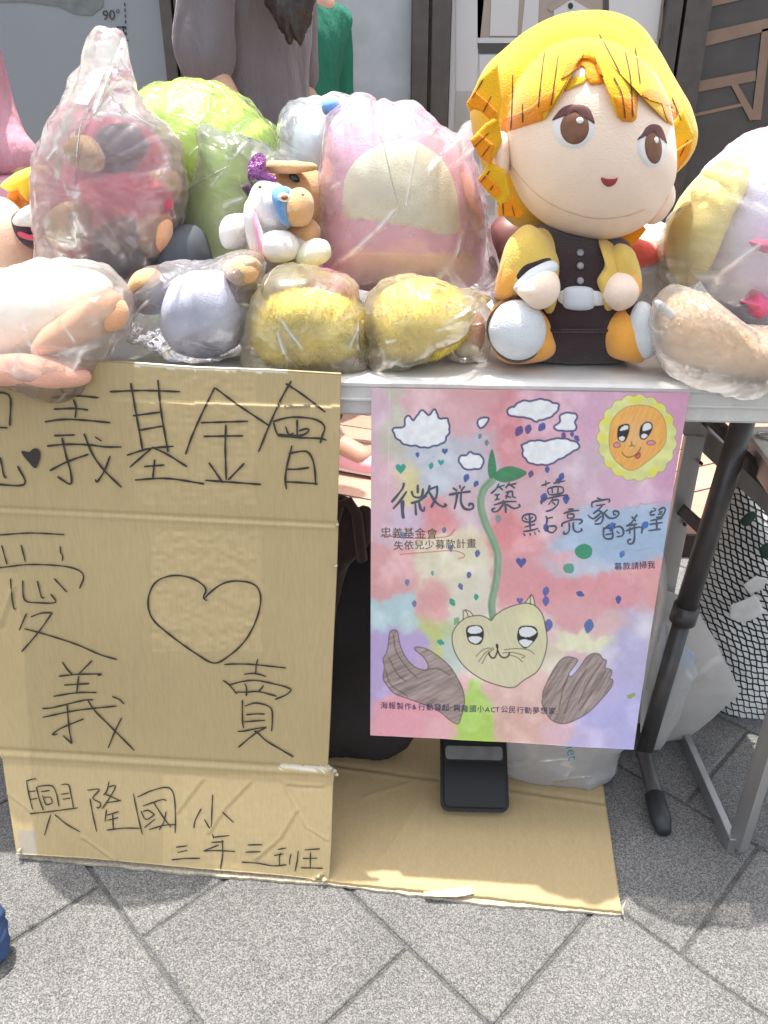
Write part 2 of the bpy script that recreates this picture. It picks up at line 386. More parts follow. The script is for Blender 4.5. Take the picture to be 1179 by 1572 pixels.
# wooden deck behind the tables
M['deck'] = mat('terracotta_deck_board', L(205, 160, 138, .8), rough=.7, var=.14, vscale=6, bump=.2, bscale=120, stretch=(1, 1, 1))
M['deckgap'] = mat('deck_dark_gap', (.03, .02, .018, 1), rough=.9)  # near-black base that fills the gaps between boards
dk = box('deck', (-3.2, .98, -.005), (3.4, 2.62, .07), M['deckgap'], bev=.004); structure(dk)
for side, dv, x0 in ((-1, Vector((.94, -.34, 0)), -3.1), (1, Vector((.87, .5, 0)), .2)):
    dv.normalize(); pv = Vector((-dv.y, dv.x, 0))
    # boards clipped to the half they belong to
    for k in range(-32, 34):
        c0 = Vector((.2, 1.8, 0)) + pv * (k * .145)
        poly = [c0 + dv * 5 + pv * .068, c0 - dv * 5 + pv * .068, c0 - dv * 5 - pv * .068, c0 + dv * 5 - pv * .068]
        xa, xb = ((-3.19, .197) if side < 0 else (.203, 3.39)); ya, yb = .985, 2.615
        def clip(pl, ax, val, keep_gt):
            r = []
            for i in range(len(pl)):
                a, b = pl[i], pl[(i + 1) % len(pl)]; ia = (a[ax] > val) == keep_gt; ib = (b[ax] > val) == keep_gt
                if ia: r.append(a)
                if ia != ib: t = (val - a[ax]) / (b[ax] - a[ax]); r.append(a + (b - a) * t)
            return r
        for ax, val, gt in ((0, xa, True), (0, xb, False), (1, ya, True), (1, yb, False)):
            if len(poly) > 2: poly = clip(poly, ax, val, gt)
        if len(poly) < 3: continue
        n = len(poly); V = [(p.x, p.y, .098) for p in poly] + [(p.x, p.y, .0702) for p in poly]
        mesh_obj('deck_board', V, [tuple(range(n))[::-1], *[(i, (i + 1) % n, n + (i + 1) % n, n + i) for i in range(n)]], M['deck'], dk, smooth=False)

# ------------------------------------------------------------------ storefront with printed window panels
SY = 2.62
M['frame'] = mat('dark_brown_window_frame', (.07, .06, .055, 1), rough=.3, metal=.3, var=.2, vscale=20)
M['wall'] = mat('grey_render_wall', (.35, .35, .35, 1), rough=.9, var=.1)
def printm(name, col, var=.04, vs=3, rough=.35): return mat(name, col, rough=rough, var=var, vscale=vs)
M['pr_grey'] = printm('grey_blue_print', L(128, 138, 143)); M['pr_mid'] = printm('mottled_pale_print', L(160, 170, 175), .16, 9)
M['pr_white'] = printm('off_white_print', L(186, 190, 190)); M['pr_wood'] = printm('grey_brown_print', L(150, 140, 128))
M['pr_dark'] = printm('charcoal_print', L(62, 60, 58), .25, 10); M['pr_wd2'] = printm('brown_wood_print', L(122, 102, 86), .15, 12)
M['pr_floor'] = printm('floor_print', L(160, 160, 156), .12, 12); M['ink'] = mat('black_ink', (.012, .012, .013, 1), rough=.5)
st = thing('storefront', 'shop front with dark brown posts and large printed window panels behind the table', 'storefront')
box('wall', (-3.2, SY + .06, 0), (3.4, SY + .25, 3.0), M['wall'], st, bev=0)
def X(px, py=0): return onY(px, py, SY)[0]
def Zp(py, px=590): return onY(px, py, SY)[2]
def panel(name, xa, xb, m, za=.09, zb=2.4): return box(name, (xa, SY + .02, za), (xb, SY + .058, zb), m, st, bev=.002)
panel('window_panel', -3.1, X(246), M['pr_grey']); panel('window_panel', X(290), X(632), M['pr_mid'])
panel('window_panel', X(694), X(1022), M['pr_white']); panel('window_panel', X(1092), 3.3, M['pr_dark'])
for a, b in ((246, 266), (268, 290), (632, 660), (663, 694), (1022, 1048), (1051, 1092)):
    box('window_post', (X(a) + .002, SY - .03, .09), (X(b) - .002, SY + .055, 2.42), M['frame'], st, bev=.005)
box('lintel', (-3.2, SY - .04, 2.425), (3.4, SY + .055, 2.7), M['frame'], st)
def flat(name, pts, m, off, parent=st, y=None):
    """printed shape lying on the window panel: thin solid sheet"""
    yy = (SY + .02 - off) if y is None else y
    P = [onY(a, b, yy) for a, b in pts]; n = len(P)
    V = [(p[0], yy, p[2]) for p in P] + [(p[0], yy + .0015, p[2]) for p in P]
    tri = tessellate_polygon([[Vector(v) for v in V[:n]]])
    Fc = [tuple(t) for t in tri] + [tuple(n + i for i in t)[::-1] for t in tri] + [(i, (i + 1) % n, n + (i + 1) % n, n + i) for i in range(n)]
    o = mesh_obj(name, V, Fc, m, parent, smooth=False)
    return o
# lower grey strip and black things of the right panel
flat('print_band', [(1096, 254), (1400, 262), (1400, 620), (1040, 620)], M['pr_grey'], .003)
for q in ([(1082, 55), (1400, -30), (1400, -8), (1078, 72)], [(1080, 50), (1179, 28), (1400, -20), (1400, 0), (1179, 44), (1079, 66)],
          [(1064, 126), (1160, 108), (1160, 124), (1062, 143)], [(1058, 176), (1140, 158), (1140, 163), (1058, 181)],
          [(1170, 45), (1184, 42), (1168, 184), (1154, 184)], [(1122, 130), (1132, 128), (1160, 176), (1152, 186)], [(1084, 0), (1179, -22), (1179, -10), (1084, 12)]):
    flat('printed_chair_slat', q, M['pr_wd2'], .006 + .0005 * random.random())
# printed room in the panel behind the doll
for q, m_, o_ in (([(732, -20), (745, -20), (728, 150), (700, 150), (700, -20)], 'pr_white', .003),
              ([(700, 140), (760, 138), (760, 330), (690, 330)], 'pr_floor', .0035),
              ([(733, -20), (1020, -20), (1016, 60), (733, 74)], 'pr_wood', .003), ([(755, -20), (798, -20), (794, 55), (752, 55)], 'pr_white', .006),
              ([(808, -20), (828, -20), (826, 40), (800, 54)], 'pr_white', .0062), ([(733, 58), (800, 58), (800, 66), (733, 66)], 'pr_white', .0066),
              ([(734, 67), (800, 67), (800, 82), (734, 82)], 'pr_dark', .005), ([(736, 84), (760, 84), (760, 300), (736, 300)], 'pr_white', .0052),
              ([(840, 12), (878, -12), (915, 12), (910, 17), (878, -2), (846, 18)], 'pr_wood', .008), ([(850, 16), (878, -2), (908, 16), (908, 60), (850, 60)], 'pr_white', .007),
              ([(935, -20), (1018, -20), (1008, 64), (935, 64)], 'pr_white', .0072), ([(926, -20), (934, -20), (934, 60), (926, 60)], 'pr_dark', .0075)):
    flat('printed_shelf_shape', q, M[m_], o_)
flat('printed_knot', [(876 + 4 * math.cos(a), 9 + 5 * math.sin(a)) for a in np.linspace(0, 2 * math.pi, 14)[:-1]], M['ink'], .0095)
for q in ([(188, 40), (190, 40), (191, 62), (189, 62)], [(179, 40.5), (192, 40.5), (192, 42.5), (179, 42.5)], [(190, 61), (197, 61), (197, 62.6), (190, 62.6)],
          *[[(190.5 + k * .35, 4 + k * 9), (192 + k * .35, 4 + k * 9), (192.2 + k * .35, 9 + k * 9), (190.7 + k * .35, 9 + k * 9)] for k in range(6)]):
    flat('printed_dimension_line', q, M['ink'], .004)
flat('printed_smudge', [(-40, -40), (160, -40), (158, 10), (140, 24), (115, 22), (90, 10), (40, 3), (-40, 3)], printm('soft_grey_print', L(104, 112, 112), .25, 25), .003)

FONTCACHE = {}
def glyph(ch):
    if ch in FONTCACHE: return FONTCACHE[ch]
    c = bpy.data.curves.new('t', 'FONT'); c.body = ch; c.resolution_u = 3
    o = bpy.data.objects.new('t', c); COL.objects.link(o)
    dg = bpy.context.evaluated_depsgraph_get(); me = bpy.data.meshes.new_from_object(o.evaluated_get(dg))
    v = [tuple(p.co[:2]) for p in me.vertices]; f = [tuple(p.vertices) for p in me.polygons]
    bpy.data.objects.remove(o); bpy.data.curves.remove(c); bpy.data.meshes.remove(me)
    FONTCACHE[ch] = (v, f); return v, f
def text_on(name, chars, surf, m, parent, jitter=.06, sx=1.0):
    """chars: list of (character, px, py of the lower left corner, size px, tilt deg)"""
    V = []; Fc = []
    for ch, x, y, s, t in chars:
        v, f = glyph(ch); a = R(t + random.uniform(-4, 4) * jitter * 10); b = len(V); sh = random.uniform(-.08, .08) * jitter * 10
        for (gx, gy) in v:
            gx2 = gx + gy * sh; q = (x + s * sx * (gx2 * math.cos(a) - gy * math.sin(a)), y - s * (gx2 * math.sin(a) + gy * math.cos(a))); V.append(surf(*q))
        Fc += [tuple(b + i for i in p) for p in f]
    return mesh_obj(name, V, Fc, m, parent, smooth=False)
text_on('printed_lettering', [('90°', 157, 31, 22, 2)], lambda a, b: onY(a, b, SY + .0145), M['ink'], st, jitter=0, sx=.92)

# ------------------------------------------------------------------ people behind the table (skinned bodies)
M['skin'] = mat('skin', L(215, 170, 145, .8), rough=.55, spec=.4); M['hair'] = mat('dark_brown_hair', (.035, .028, .025, 1), rough=.45, var=.4, vscale=60, stretch=(1, 1, .1), bump=.6, bscale=150)
def skin(name, verts, edges, radii, m, parent, sub=2, wr=(0, 10), seed=1):
    me = bpy.data.meshes.new(name); me.from_pydata(verts, edges, []); o = put(bpy.data.objects.new(name, me), None)
    md = o.modifiers.new('s', 'SKIN'); md.use_smooth_shade = True
    for i, r in enumerate(radii):
        sv = me.skin_vertices[0].data[i]; sv.radius = r if isinstance(r, tuple) else (r, r); sv.use_root = (i == 0)
    md2 = o.modifiers.new('d', 'SUBSURF'); md2.levels = sub; md2.render_levels = sub
    dg = bpy.context.evaluated_depsgraph_get(); m2 = bpy.data.meshes.new_from_object(o.evaluated_get(dg)); bpy.data.objects.remove(o)
    m2.name = name; m2.materials.clear(); m2.materials.append(m); o = put(bpy.data.objects.new(name, m2), parent)
    m2.polygons.foreach_set('use_smooth', [True] * len(m2.polygons))
    if wr[0]: displace(o, lambda co, no: co + no * (wr[0] * ((crumple(co * [1, 1, .45], wr[1], seed) - .4) * 1.2 + (worley(co * [1, 1, .35] + .03 * vnoise(co, 6, seed)[:, None], wr[1] * 1.5, seed)[0] - .5) * 1.1))[:, None])
    return o
def person(label, x, y, rz, shirt, trouser, shoe, h=1.62, hairlen=.28, zb=.1, armout=.0, longsleeve=False, stride=0):
    t = thing('person', label, 'person'); t.location = (x, y, zb); t.rotation_euler = (0, 0, rz); s = h / 1.62
    def sc(vs): return [tuple(c * s for c in v) for v in vs]
    B = [(0, 0, .86), (0, 0, 1.05), (0, 0, 1.25), (0, -.01, 1.36), (0, -.01, 1.43), (0, -.03, 1.52),     # 0-5 spine, neck, head
         (.17, 0, 1.32), (.21 + armout, .01, 1.06), (.22 + armout, -.12, .86), (.22 + armout, -.17, .80),
         (-.17, 0, 1.32), (-.21 - armout, .01, 1.06), (-.22 - armout, -.12, .86), (-.22 - armout, -.17, .80),
         (.09, 0, .80), (.10, -.01, .45), (.10, .02, .09), (.11, -.12, .04),
         (-.09, 0, .80), (-.10, -.01, .45), (-.10, .02, .09), (-.11, -.12, .04)]
    B[19] = (-.10, -.01 - stride * .5, .45); B[20] = (-.10, .02 - stride, .09); B[21] = (-.11, -.12 - stride, .04)
    E_ = [(0, 1), (1, 2), (2, 3), (3, 4), (4, 5), (3, 6), (6, 7), (7, 8), (8, 9), (3, 10), (10, 11), (11, 12), (12, 13), (0, 14), (14, 15), (15, 16), (16, 17), (0, 18), (18, 19), (19, 20), (20, 21)]
    r = [(.15, .11), (.13, .1), (.16, .11), (.13, .09), .05, .095, .055, .042, .032, .03, .055, .042, .032, .03, .085, .055, .038, .035, .085, .055, .038, .035]
    skin('body', sc(B), E_, [tuple(a * s for a in q) if isinstance(q, tuple) else q * s for q in r], M['skin'], t)
    SV = [(0, 0, .84), (0, 0, 1.0), (0, 0, 1.2), (0, 0, 1.33), (0, -.01, 1.39), (.18, 0, 1.30), (.215 + armout, .01, 1.12), (.225 + armout, .0, 1.0), (-.18, 0, 1.30), (-.215 - armout, .01, 1.12), (-.225 - armout, .0, 1.0)]
    SE = [(0, 1), (1, 2), (2, 3), (3, 4), (3, 5), (5, 6), (6, 7), (3, 8), (8, 9), (9, 10)]
    sr = [(.19, .14), (.18, .135), (.195, .14), (.15, .11), .065, .08, .072, .075, .08, .072, .075]
    if longsleeve:
        SV += [(.225 + armout, -.12, .86), (-.225 - armout, -.12, .86)]; SE += [(7, 11), (10, 12)]; sr += [.07, .07]
    skin('shirt', sc(SV), SE, [tuple(a * s for a in q) if isinstance(q, tuple) else q * s for q in sr], shirt, t, wr=(.022, 6), seed=int(x * 10) + 20, sub=4)
    TV = [(0, 0, .86), (.10, 0, .78), (.10, -.01, .45), (.10, .02, .12), (-.10, 0, .78), (-.10, -.01 - stride * .5, .45), (-.10, .02 - stride, .12)]
    skin('trousers', sc(TV), [(0, 1), (1, 2), (2, 3), (0, 4), (4, 5), (5, 6)], [(.16, .125), .1, .075, .065, .1, .075, .065], trouser, t, wr=(.006, 9), sub=3)
    for sx in (-1, 1):
        q = stride if sx < 0 else 0
        sh = skin('shoe', [(sx * .105, .05 - q, .05), (sx * .105, -.03 - q, .05), (sx * .11, -.13 - q, .035), (sx * .11, -.19 - q, .03)], [(0, 1), (1, 2), (2, 3)], [(.042, .05), (.043, .055), (.045, .035), (.035, .025)], shoe, t, sub=2)
        skin('sole', [(sx * .105, .07 - q, .012), (sx * .105, -.03 - q, .012), (sx * .11, -.20 - q, .012)], [(0, 1), (1, 2)], [(.043, .012), (.04, .012), (.04, .012)], M['white'], sh, sub=2)
    hr = skin('hair', sc([(0, .0, 1.60), (0, .04, 1.50), (0, .085, 1.42), (.03, .12, 1.42 - hairlen)]), [(0, 1), (1, 2), (2, 3)], [(.085, .08), (.1, .09), (.08, .06), (.045, .035)], M['hair'], t, wr=(.01, 14), sub=4)
    return t
M['sh_grey'] = mat('grey_tshirt_cotton', L(116, 110, 114, .8), rough=.9, var=.08, vscale=25, sheen=.2, bump=1.0, bscale=7, bdetail=5, bdist=.06, stretch=(1, 1, .4))
M['sh_green'] = mat('green_shirt_cotton', L(26, 112, 88, .9), rough=.85, var=.1, vscale=15, bump=1.0, bscale=7, bdetail=5, bdist=.06, stretch=(1, 1, .4))
M['sh_pink'] = mat('dusty_pink_cotton', L(205, 150, 165, .9), rough=.85, var=.08, vscale=15, bump=1.0, bscale=7, bdetail=5, bdist=.06, stretch=(1, 1, .4))
M['tr_dark'] = mat('black_trousers', (.02, .02, .024, 1), rough=.9); M['shoe_pink'] = mat('pink_sneaker', L(240, 190, 205), rough=.7, var=.1, vscale=30)
M['shoe_dark'] = mat('dark_shoe', (.03, .03, .03, 1), rough=.5)
gp_ = person('person in a grey t-shirt with dark hair and pink sneakers, behind the green cushion', -.53, 1.52, R(70), M['sh_grey'], M['tr_dark'], M['shoe_pink'], h=1.72, stride=.26)
bpy.context.view_layer.update()
hm_ = blob('long_hair', [(398, -90), (500, -90), (492, -20), (478, 12), (474, 40), (466, 52), (462, 72), (452, 58), (446, 66), (438, 48), (430, 44), (420, 20), (408, 6)], 1.30, .05, M['hair'], None, n=150, rings=24, lump=(.006, 30), crease=(.008, 40), round_=False, c=(440, -20))
hm_.parent = gp_; hm_.matrix_parent_inverse = gp_.matrix_world.inverted()
person('person in a green shirt, half hidden behind the one in grey', -.52, 2.05, R(55), M['sh_green'], M['tr_dark'], M['shoe_dark'], h=1.66, hairlen=.1)
person('person in dusty pink clothes at the left edge of the photo', -1.315, 1.08, R(60), M['sh_pink'], M['sh_pink'], M['shoe_dark'], h=1.6, longsleeve=True)

# ------------------------------------------------------------------ main table
TZ = .747
tb = thing('folding_table', 'long white plastic folding table on dark tubular legs, covered with plush toys', 'table')
prof = [(.0, TZ), (-.006 + .006, TZ)]
pr = [(.012, TZ), (.004, TZ - .0015), (0, TZ - .005), (0, TZ - .009), (.002, TZ - .0115), (.0025, TZ - .044), (.005, TZ - .047), (.012, TZ - .047), (.012, TZ - .03)]
xs = np.linspace(-1.3, .56, 20); V = []; Fc = []
for x in xs:
    for (y, z) in pr: V.append((x, y, z))
    for (y, z) in reversed(pr): V.append((x, .72 - y, z))
k = 2 * len(pr)
for i in range(len(xs) - 1):
    for j in range(k): Fc.append((i * k + j, (i + 1) * k + j, (i + 1) * k + (j + 1) % k, i * k + (j + 1) % k))
Fc.append(tuple(range(k))); Fc.append(tuple((len(xs) - 1) * k + i for i in range(k))[::-1])
top = mesh_obj('tabletop', V, Fc, M['table'], tb, smooth=False)
box('skirt_rib', (-1.29, -.0012, TZ - .0275), (.55, .004, TZ - .0245), M['table'], tb, bev=.0008)
def legset(x0, s):
    lean = .032 * s
    up = tube('leg', [(x0 + lean, .16, .70), (x0, .16, .33)], .0165, M['dark_tube'], tb, n=20)
    tube('leg_collar', [(x0 + .002, .16, .345), (x0 - .001, .16, .315)], .0205, M['dark_tube'], up, n=20)
    tube('leg', [(x0 - .0005, .16, .318), (x0 - .022 * s, .16, .03)], .0138, M['dark_tube'], tb, n=20)
    up2 = tube('leg', [(x0 + lean, .56, .70), (x0, .56, .33)], .0165, M['dark_tube'], tb, n=20)
    tube('leg', [(x0 - .0005, .56, .33), (x0 - .022 * s, .56, .03)], .0138, M['dark_tube'], tb, n=20)
    ft = tube('foot_bar', [(x0 - .022 * s, .56, .035), (x0 - .022 * s, .3, .045), (x0 - .022 * s, .16, .04), (x0 - .022 * s, .10, .03), (x0 - .022 * s, .03, .016)], .0135, M['dark_tube'], tb, n=16)
    tube('foot_cap', [(x0 - .022 * s, .075, .0235), (x0 - .022 * s, .03, .017), (x0 - .022 * s, .008, .0135)], [.0165, .0165, .011], M['rubber'], ft, n=16)
    tube('cross_bar', [(x0 + lean * .8, .16, .62), (x0 + lean * .8, .56, .62)], .01, M['dark_tube'], tb)
legset(.41, 1); legset(-1.12, -1)
a = onY(1078, 812, .20); b = onY(1020, 758, .30)
d = b - a; bar('folding_brace', a, a + d * 2.6, .020, .006, M['dark_tube'], tb, side=Vector((0, 1, 0)))

# second, aluminium table at the right
t2 = thing('aluminium_table', 'small white folding table with a silver aluminium frame, right of the long table', 'table')
Z2 = .62
p1 = onZ(1141, 655, Z2); p2 = onZ(1210, 745, Z2)
dirv = (p2 - p1); 
e0 = Vector(p1); e1 = e0 + (Vector(p2) - e0) * 1.25; side_ = Vector((.55, .08, 0))
def prism(name, quad, z0, z1, m, parent, bev=.002):
    n = len(quad); bm = bmesh.new(); vb = [bm.verts.new((q[0], q[1], z0)) for q in quad]; vt = [bm.verts.new((q[0], q[1], z1)) for q in quad]
    bm.faces.new(vb[::-1]); bm.faces.new(vt)
    for i in range(n): bm.faces.new((vb[i], vb[(i + 1) % n], vt[(i + 1) % n], vt[i]))
    bmesh.ops.recalc_face_normals(bm, faces=bm.faces)
    if bev: bmesh.ops.bevel(bm, geom=list(bm.edges), offset=bev, segments=2, profile=.6, affect='EDGES')
    me = bpy.data.meshes.new(name); bm.to_mesh(me); bm.free(); me.materials.append(m); return put(bpy.data.objects.new(name, me), parent)
q4 = [e0, e0 + side_, e1 + side_, e1]
prism('tabletop', [(q.x, q.y) for q in q4], Z2 - .008, Z2, M['table'], t2)
q5 = [e0 + Vector((.004, -.004, 0)), e0 + side_, e1 + side_, e1 + Vector((.004, 0, 0))]
prism('rim', [(q.x, q.y) for q in q5], Z2 - .045, Z2 - .0085, M['alu'], t2)
ft = Vector(onZ(1128, 1300, .012)); bk = Vector(onZ(1046, 1122, .012))
bar('foot_rail', ft + Vector((-.004, 0, 0)), bk, .03, .012, M['alu'], t2, side=Vector((1, .0, 0)))
bar('leg', ft + Vector((.006, .004, 0)), Vector((ft.x + .02, ft.y + .01, .57)), .028, .016, M['alu'], t2, side=Vector((1, .3, 0)))
rt = Vector(onY(1066, 668, .26)); rb = Vector(onY(1022, 900, .26)); rd = rb - rt; k = (rt.z - .02) / (rt.z - rb.z)
rl = bar('leg', rt, rt + rd * k, .014, .03, M['alu'], t2, side=Vector((1, 0, 0)))
for py in (712, 806): 
    q = Vector(onY(1077 - (py - 712) * .27, py, .243)); tube('rivet', [q, q + Vector((0, .006, 0))], .0028, M['rubber'], rl, n=10)
a = Vector(onY(1058, 650, .30)); b = Vector(onY(1230, 812, .14))
bar('frame_rail', a + (a - b) * .1, b, .012, .036, M['alu'], t2, side=Vector((0, 0, 1)))
a = Vector(onY(1128, 690, .20)); b = Vector(onY(1200, 760, .10)); bar('folding_bracket', a, b, .012, .02, M['dark_tube'], t2, side=Vector((0, 0, 1)))
q = Vector(onZ(1178, 672, Z2)); tr_ = [(q.x + .014 * math.cos(w), q.y + .014 * math.sin(w), Z2 + .003) for w in np.linspace(0, 2 * math.pi, 20)]
tube('handle_ring', tr_, .0022, M['alu'], t2, n=8)

# ------------------------------------------------------------------ cardboard sign (front) and base sheet
def card_y(x, z):
    """folded cardboard leaning from the table edge to the pavement"""
    zz = [0.0, .004, .145, .50, .745, 1.0]; yy = [-.112, -.112, -.058, -.036, -.016, 0]
    fold = .004 * math.sin(x * 9) + .003 * math.sin(z * 17 + x * 4)
    return np.interp(z, zz, yy) + (-.012 * (x + .4)) * (1 - min(1, z / .7)) + fold * min(1, z * 8) * (1 if z < .72 else .4)
def card_pt(px, py, off=0.0):
    d = ray(px, py); t = (-.05 - CAM[1]) / d[1]
    for _ in range(5):
        p = CAM + d * t; t = (card_y(p[0], max(p[2], 0)) - off - CAM[1]) / d[1]
    p = CAM + d * t
    if p[2] < .004: p = CAM + d * ((.004 - CAM[2]) / d[2])
    return p
right = [(548, 523), (573, 523), (680, 521), (800, 517), (808, 519), (870, 517), (1000, 511), (1100, 507), (1180, 503), (1184, 512), (1190, 513), (1205, 511), (1300, 508), (1353, 505)]
ry, rx = [a for a, b in right], [b for a, b in right]
left = [(548, -70), (1100, -60), (1150, -8), (1165, 3), (1310, 25), (1353, 30)]
ly, lx = [a for a, b in left], [b for a, b in left]
def bot(px): return np.interp(px, [-70, 25, 140, 300, 420, 505], [1304, 1311, 1318, 1333, 1343, 1352])
def topy(px): return np.interp(px, [-70, 190, 300, 420, 523], [548, 556, 564, 568, 574])
NU, NV = 200, 300
cp = np.zeros((NV, NU, 2))
for j in range(NV):
    v = j / (NV - 1)
    for i in range(NU):
        w = i / (NU - 1); y0 = 560 + v * 790
        for _ in range(2):
            x = np.interp(y0, ly, lx) * (1 - w) + np.interp(y0, ry, rx) * w
            y0 = topy(x) * (1 - v) + bot(x) * v
        cp[j, i] = (x, y0)
flatp = cp.reshape(-1, 2)
P3 = np.array([card_pt(a, b) for a, b in flatp])
px_, py_ = flatp[:, 0], flatp[:, 1]
Q = np.c_[px_ * .01, py_ * .01, np.zeros(len(px_))]
# relief: fold grooves, corrugation flutes, dents under the tape, crumpled corners (metres, towards the viewer)
f1 = 780 + (px_ - 0) * .047; f2 = 1152 + px_ * .058
rel = -.0022 * np.exp(-((py_ - f1) / 2.2) ** 2) - .0035 * np.exp(-((py_ - f2) / 3.0) ** 2) + .0014 * np.exp(-((py_ - f2 - 7) / 3) ** 2) + .0012 * np.exp(-((py_ - f1 - 6) / 2.6) ** 2)
rel += .0010 * np.sin(px_ / 5.2) * .12
tapem = ((px_ > 232) & (px_ < 400 + 6 * np.sin(py_ * .1)) & (py_ > 812) & (py_ < 1000)) * 1.0 + ((px_ > 205) & (px_ < 392) & (py_ < 778)) * .55 + ((px_ > 250) & (py_ > 1190)) * .45
dents = vnoise(np.c_[px_, py_ * 1.5, 0 * px_], 1 / 9.0, 3)
rel += .0016 * tapem * (dents - .5) + .0009 * (fbm(Q, .9, 8) - .5)
def linecrease(pts, amp, wd):
    pts = np.array(pts, float); dmin = np.full(len(px_), 1e9)
    for a, b in zip(pts[:-1], pts[1:]):
        ab = b - a; t = np.clip(((px_ - a[0]) * ab[0] + (py_ - a[1]) * ab[1]) / (ab @ ab), 0, 1)
        dmin = np.minimum(dmin, np.hypot(px_ - a[0] - t * ab[0], py_ - a[1] - t * ab[1]))
    return amp * np.exp(-(dmin / wd) ** 2)
for pts in ([(310, 1196), (272, 1246)], [(383, 1200), (345, 1240), (320, 1278)], [(438, 1200), (440, 1212), (472, 1270), (503, 1290)], [(455, 1243), (430, 1285), (392, 1318)],
            [(440, 1203), (494, 1206)], [(4, 1212), (50, 1247)], [(495, 1340), (478, 1352)], [(127, 1285), (175, 1320)], [(20, 900), (0, 960)]):
    rel += linecrease(pts, .0028, 2.2) - linecrease(np.array(pts) + 4, .0016, 3)
nrm = np.array([0, -1, 0.12])
P3 = P3 + nrm * rel[:, None]
col = np.tile(np.array([s2l(184), s2l(163), s2l(120)]), (len(px_), 1))
vv = 1 + .07 * (fbm(Q, .5, 2) - .5) * 2 + .05 * (vnoise(np.c_[px_ * .5, py_ * .02, 0 * px_], 1, 5) - .5)
tape_l = np.clip((px_ - 232) / 3, 0, 1) * ((px_ < 402) & (py_ > 815) & (py_ < 1000)) * .10 + ((px_ > 205) & (px_ < 392) & (py_ < 775)) * .07 + ((px_ > 250) & (py_ > 1190)) * .12 + (px_ < 30 + (py_ - 900) * .06) * (py_ > 880) * .12
vv = vv * (1 + tape_l); col = col * vv[:, None]
torn = (px_ > 205) & (py_ < topy(px_) + 2 + 4 * vnoise(np.c_[px_, 0 * px_, 0 * px_], .15, 6)) & (px_ < 440)
col[torn] = (.78, .72, .55)
torn2 = (px_ > 430) & (np.abs(py_ - f2 + 0) < 2 + 3 * vnoise(np.c_[px_, py_, 0 * px_], .3, 9)); col[torn2] = (.80, .74, .60)
ft_ = (px_ > 28) & (px_ < 56) & (py_ > 1275); col[ft_] = (.42, .37, .29)
def grid_sheet(name, P, nu, nv, colr, m, parent, thick):
    n = nu * nv; back = P + thick
    V = np.vstack([P, back]); idx = np.arange(n).reshape(nv, nu)
    a, b, c, d = idx[:-1, :-1].ravel(), idx[:-1, 1:].ravel(), idx[1:, 1:].ravel(), idx[1:, :-1].ravel()
    Fq = np.c_[a, d, c, b]; Fb = np.c_[a, b, c, d] + n
    e = []
    for ring in (idx[0, :], idx[:, -1], idx[-1, ::-1], idx[::-1, 0]):
        for i, j in zip(ring[:-1], ring[1:]): e.append((j, i, i + n, j + n))
    Fall = np.vstack([Fq, Fb, np.array(e)])
    me = bpy.data.meshes.new(name); me.vertices.add(len(V)); me.vertices.foreach_set('co', V.astype(np.float32).ravel())
    me.loops.add(Fall.size); me.loops.foreach_set('vertex_index', Fall.astype(np.int32).ravel())
    me.polygons.add(len(Fall)); me.polygons.foreach_set('loop_start', np.arange(0, Fall.size, 4, dtype=np.int32))
    me.update(calc_edges=True); me.validate()
    sm = np.ones(len(me.polygons), bool); sm[len(Fq) + len(Fb):] = False; me.polygons.foreach_set('use_smooth', sm)
    ca = me.color_attributes.new('paint', 'FLOAT_COLOR', 'POINT')
    cc = np.c_[colr, np.ones(len(colr))]; ca.data.foreach_set('color', np.vstack([cc, cc]).astype(np.float32).ravel())
    me.materials.append(m); me.update(); return put(bpy.data.objects.new(name, me), parent)
M['card'] = mat('corrugated_cardboard', (.4, .3, .15, 1), rough=.62, spec=.35, attr='paint', var=.07, vscale=160, bump=.35, bscale=90, stretch=(3, 1, .25), bdist=.0012)
M['card_edge'] = mat('torn_cardboard_edge', (.45, .40, .30, 1), rough=.9, var=.4, vscale=220)
sg = thing('cardboard_sign', 'creased cardboard sheet with handwritten black Chinese characters, leaning on the table front', 'sign')
grid_sheet('cardboard_panel', P3, NU, NV, col, M['card'], sg, np.array([0, .005, 0]))
M['marker'] = mat('black_marker', L(52, 48, 42), rough=.6)
def ribbon(V, Fc, pts, width, surf, off, taper=.75):
    p = smooth_open(pts, 4); n = len(p)
    tg = np.gradient(p, axis=0); tg /= np.linalg.norm(tg, axis=1)[:, None] + 1e-9; nm = np.c_[-tg[:, 1], tg[:, 0]]
    b = len(V); ph = random.random() * 9
    for i in range(n):
        w = width * .5 * (1 + .18 * math.sin(i * .9 + ph)) * (taper if i in (0, n - 1) else 1)
        V.append(surf(*(p[i] + nm[i] * w), off)); V.append(surf(*(p[i] - nm[i] * w), off))
    for i in range(n - 1): Fc.append((b + 2 * i, b + 2 * i + 1, b + 2 * i + 3, b + 2 * i + 2))
def strokes(name, groups, surf, width, m, parent, off=.0018):
    V = []; Fc = []
    for (x0, y0, s, sts) in groups:
        for st_ in sts:
            ribbon(V, Fc, [(x0 + a * s, y0 + b * s) for a, b in st_], width, surf, off)
    return mesh_obj(name, V, Fc, m, parent, smooth=False)
z3 = (0, 560, .229); z1 = (0, 550, .458); z8 = (400, 570, .1336); z4 = (0, 800, .2354); z7 = (320, 1000, .1357); z5 = (20, 1180, .2205); z6 = (250, 1180, .229)
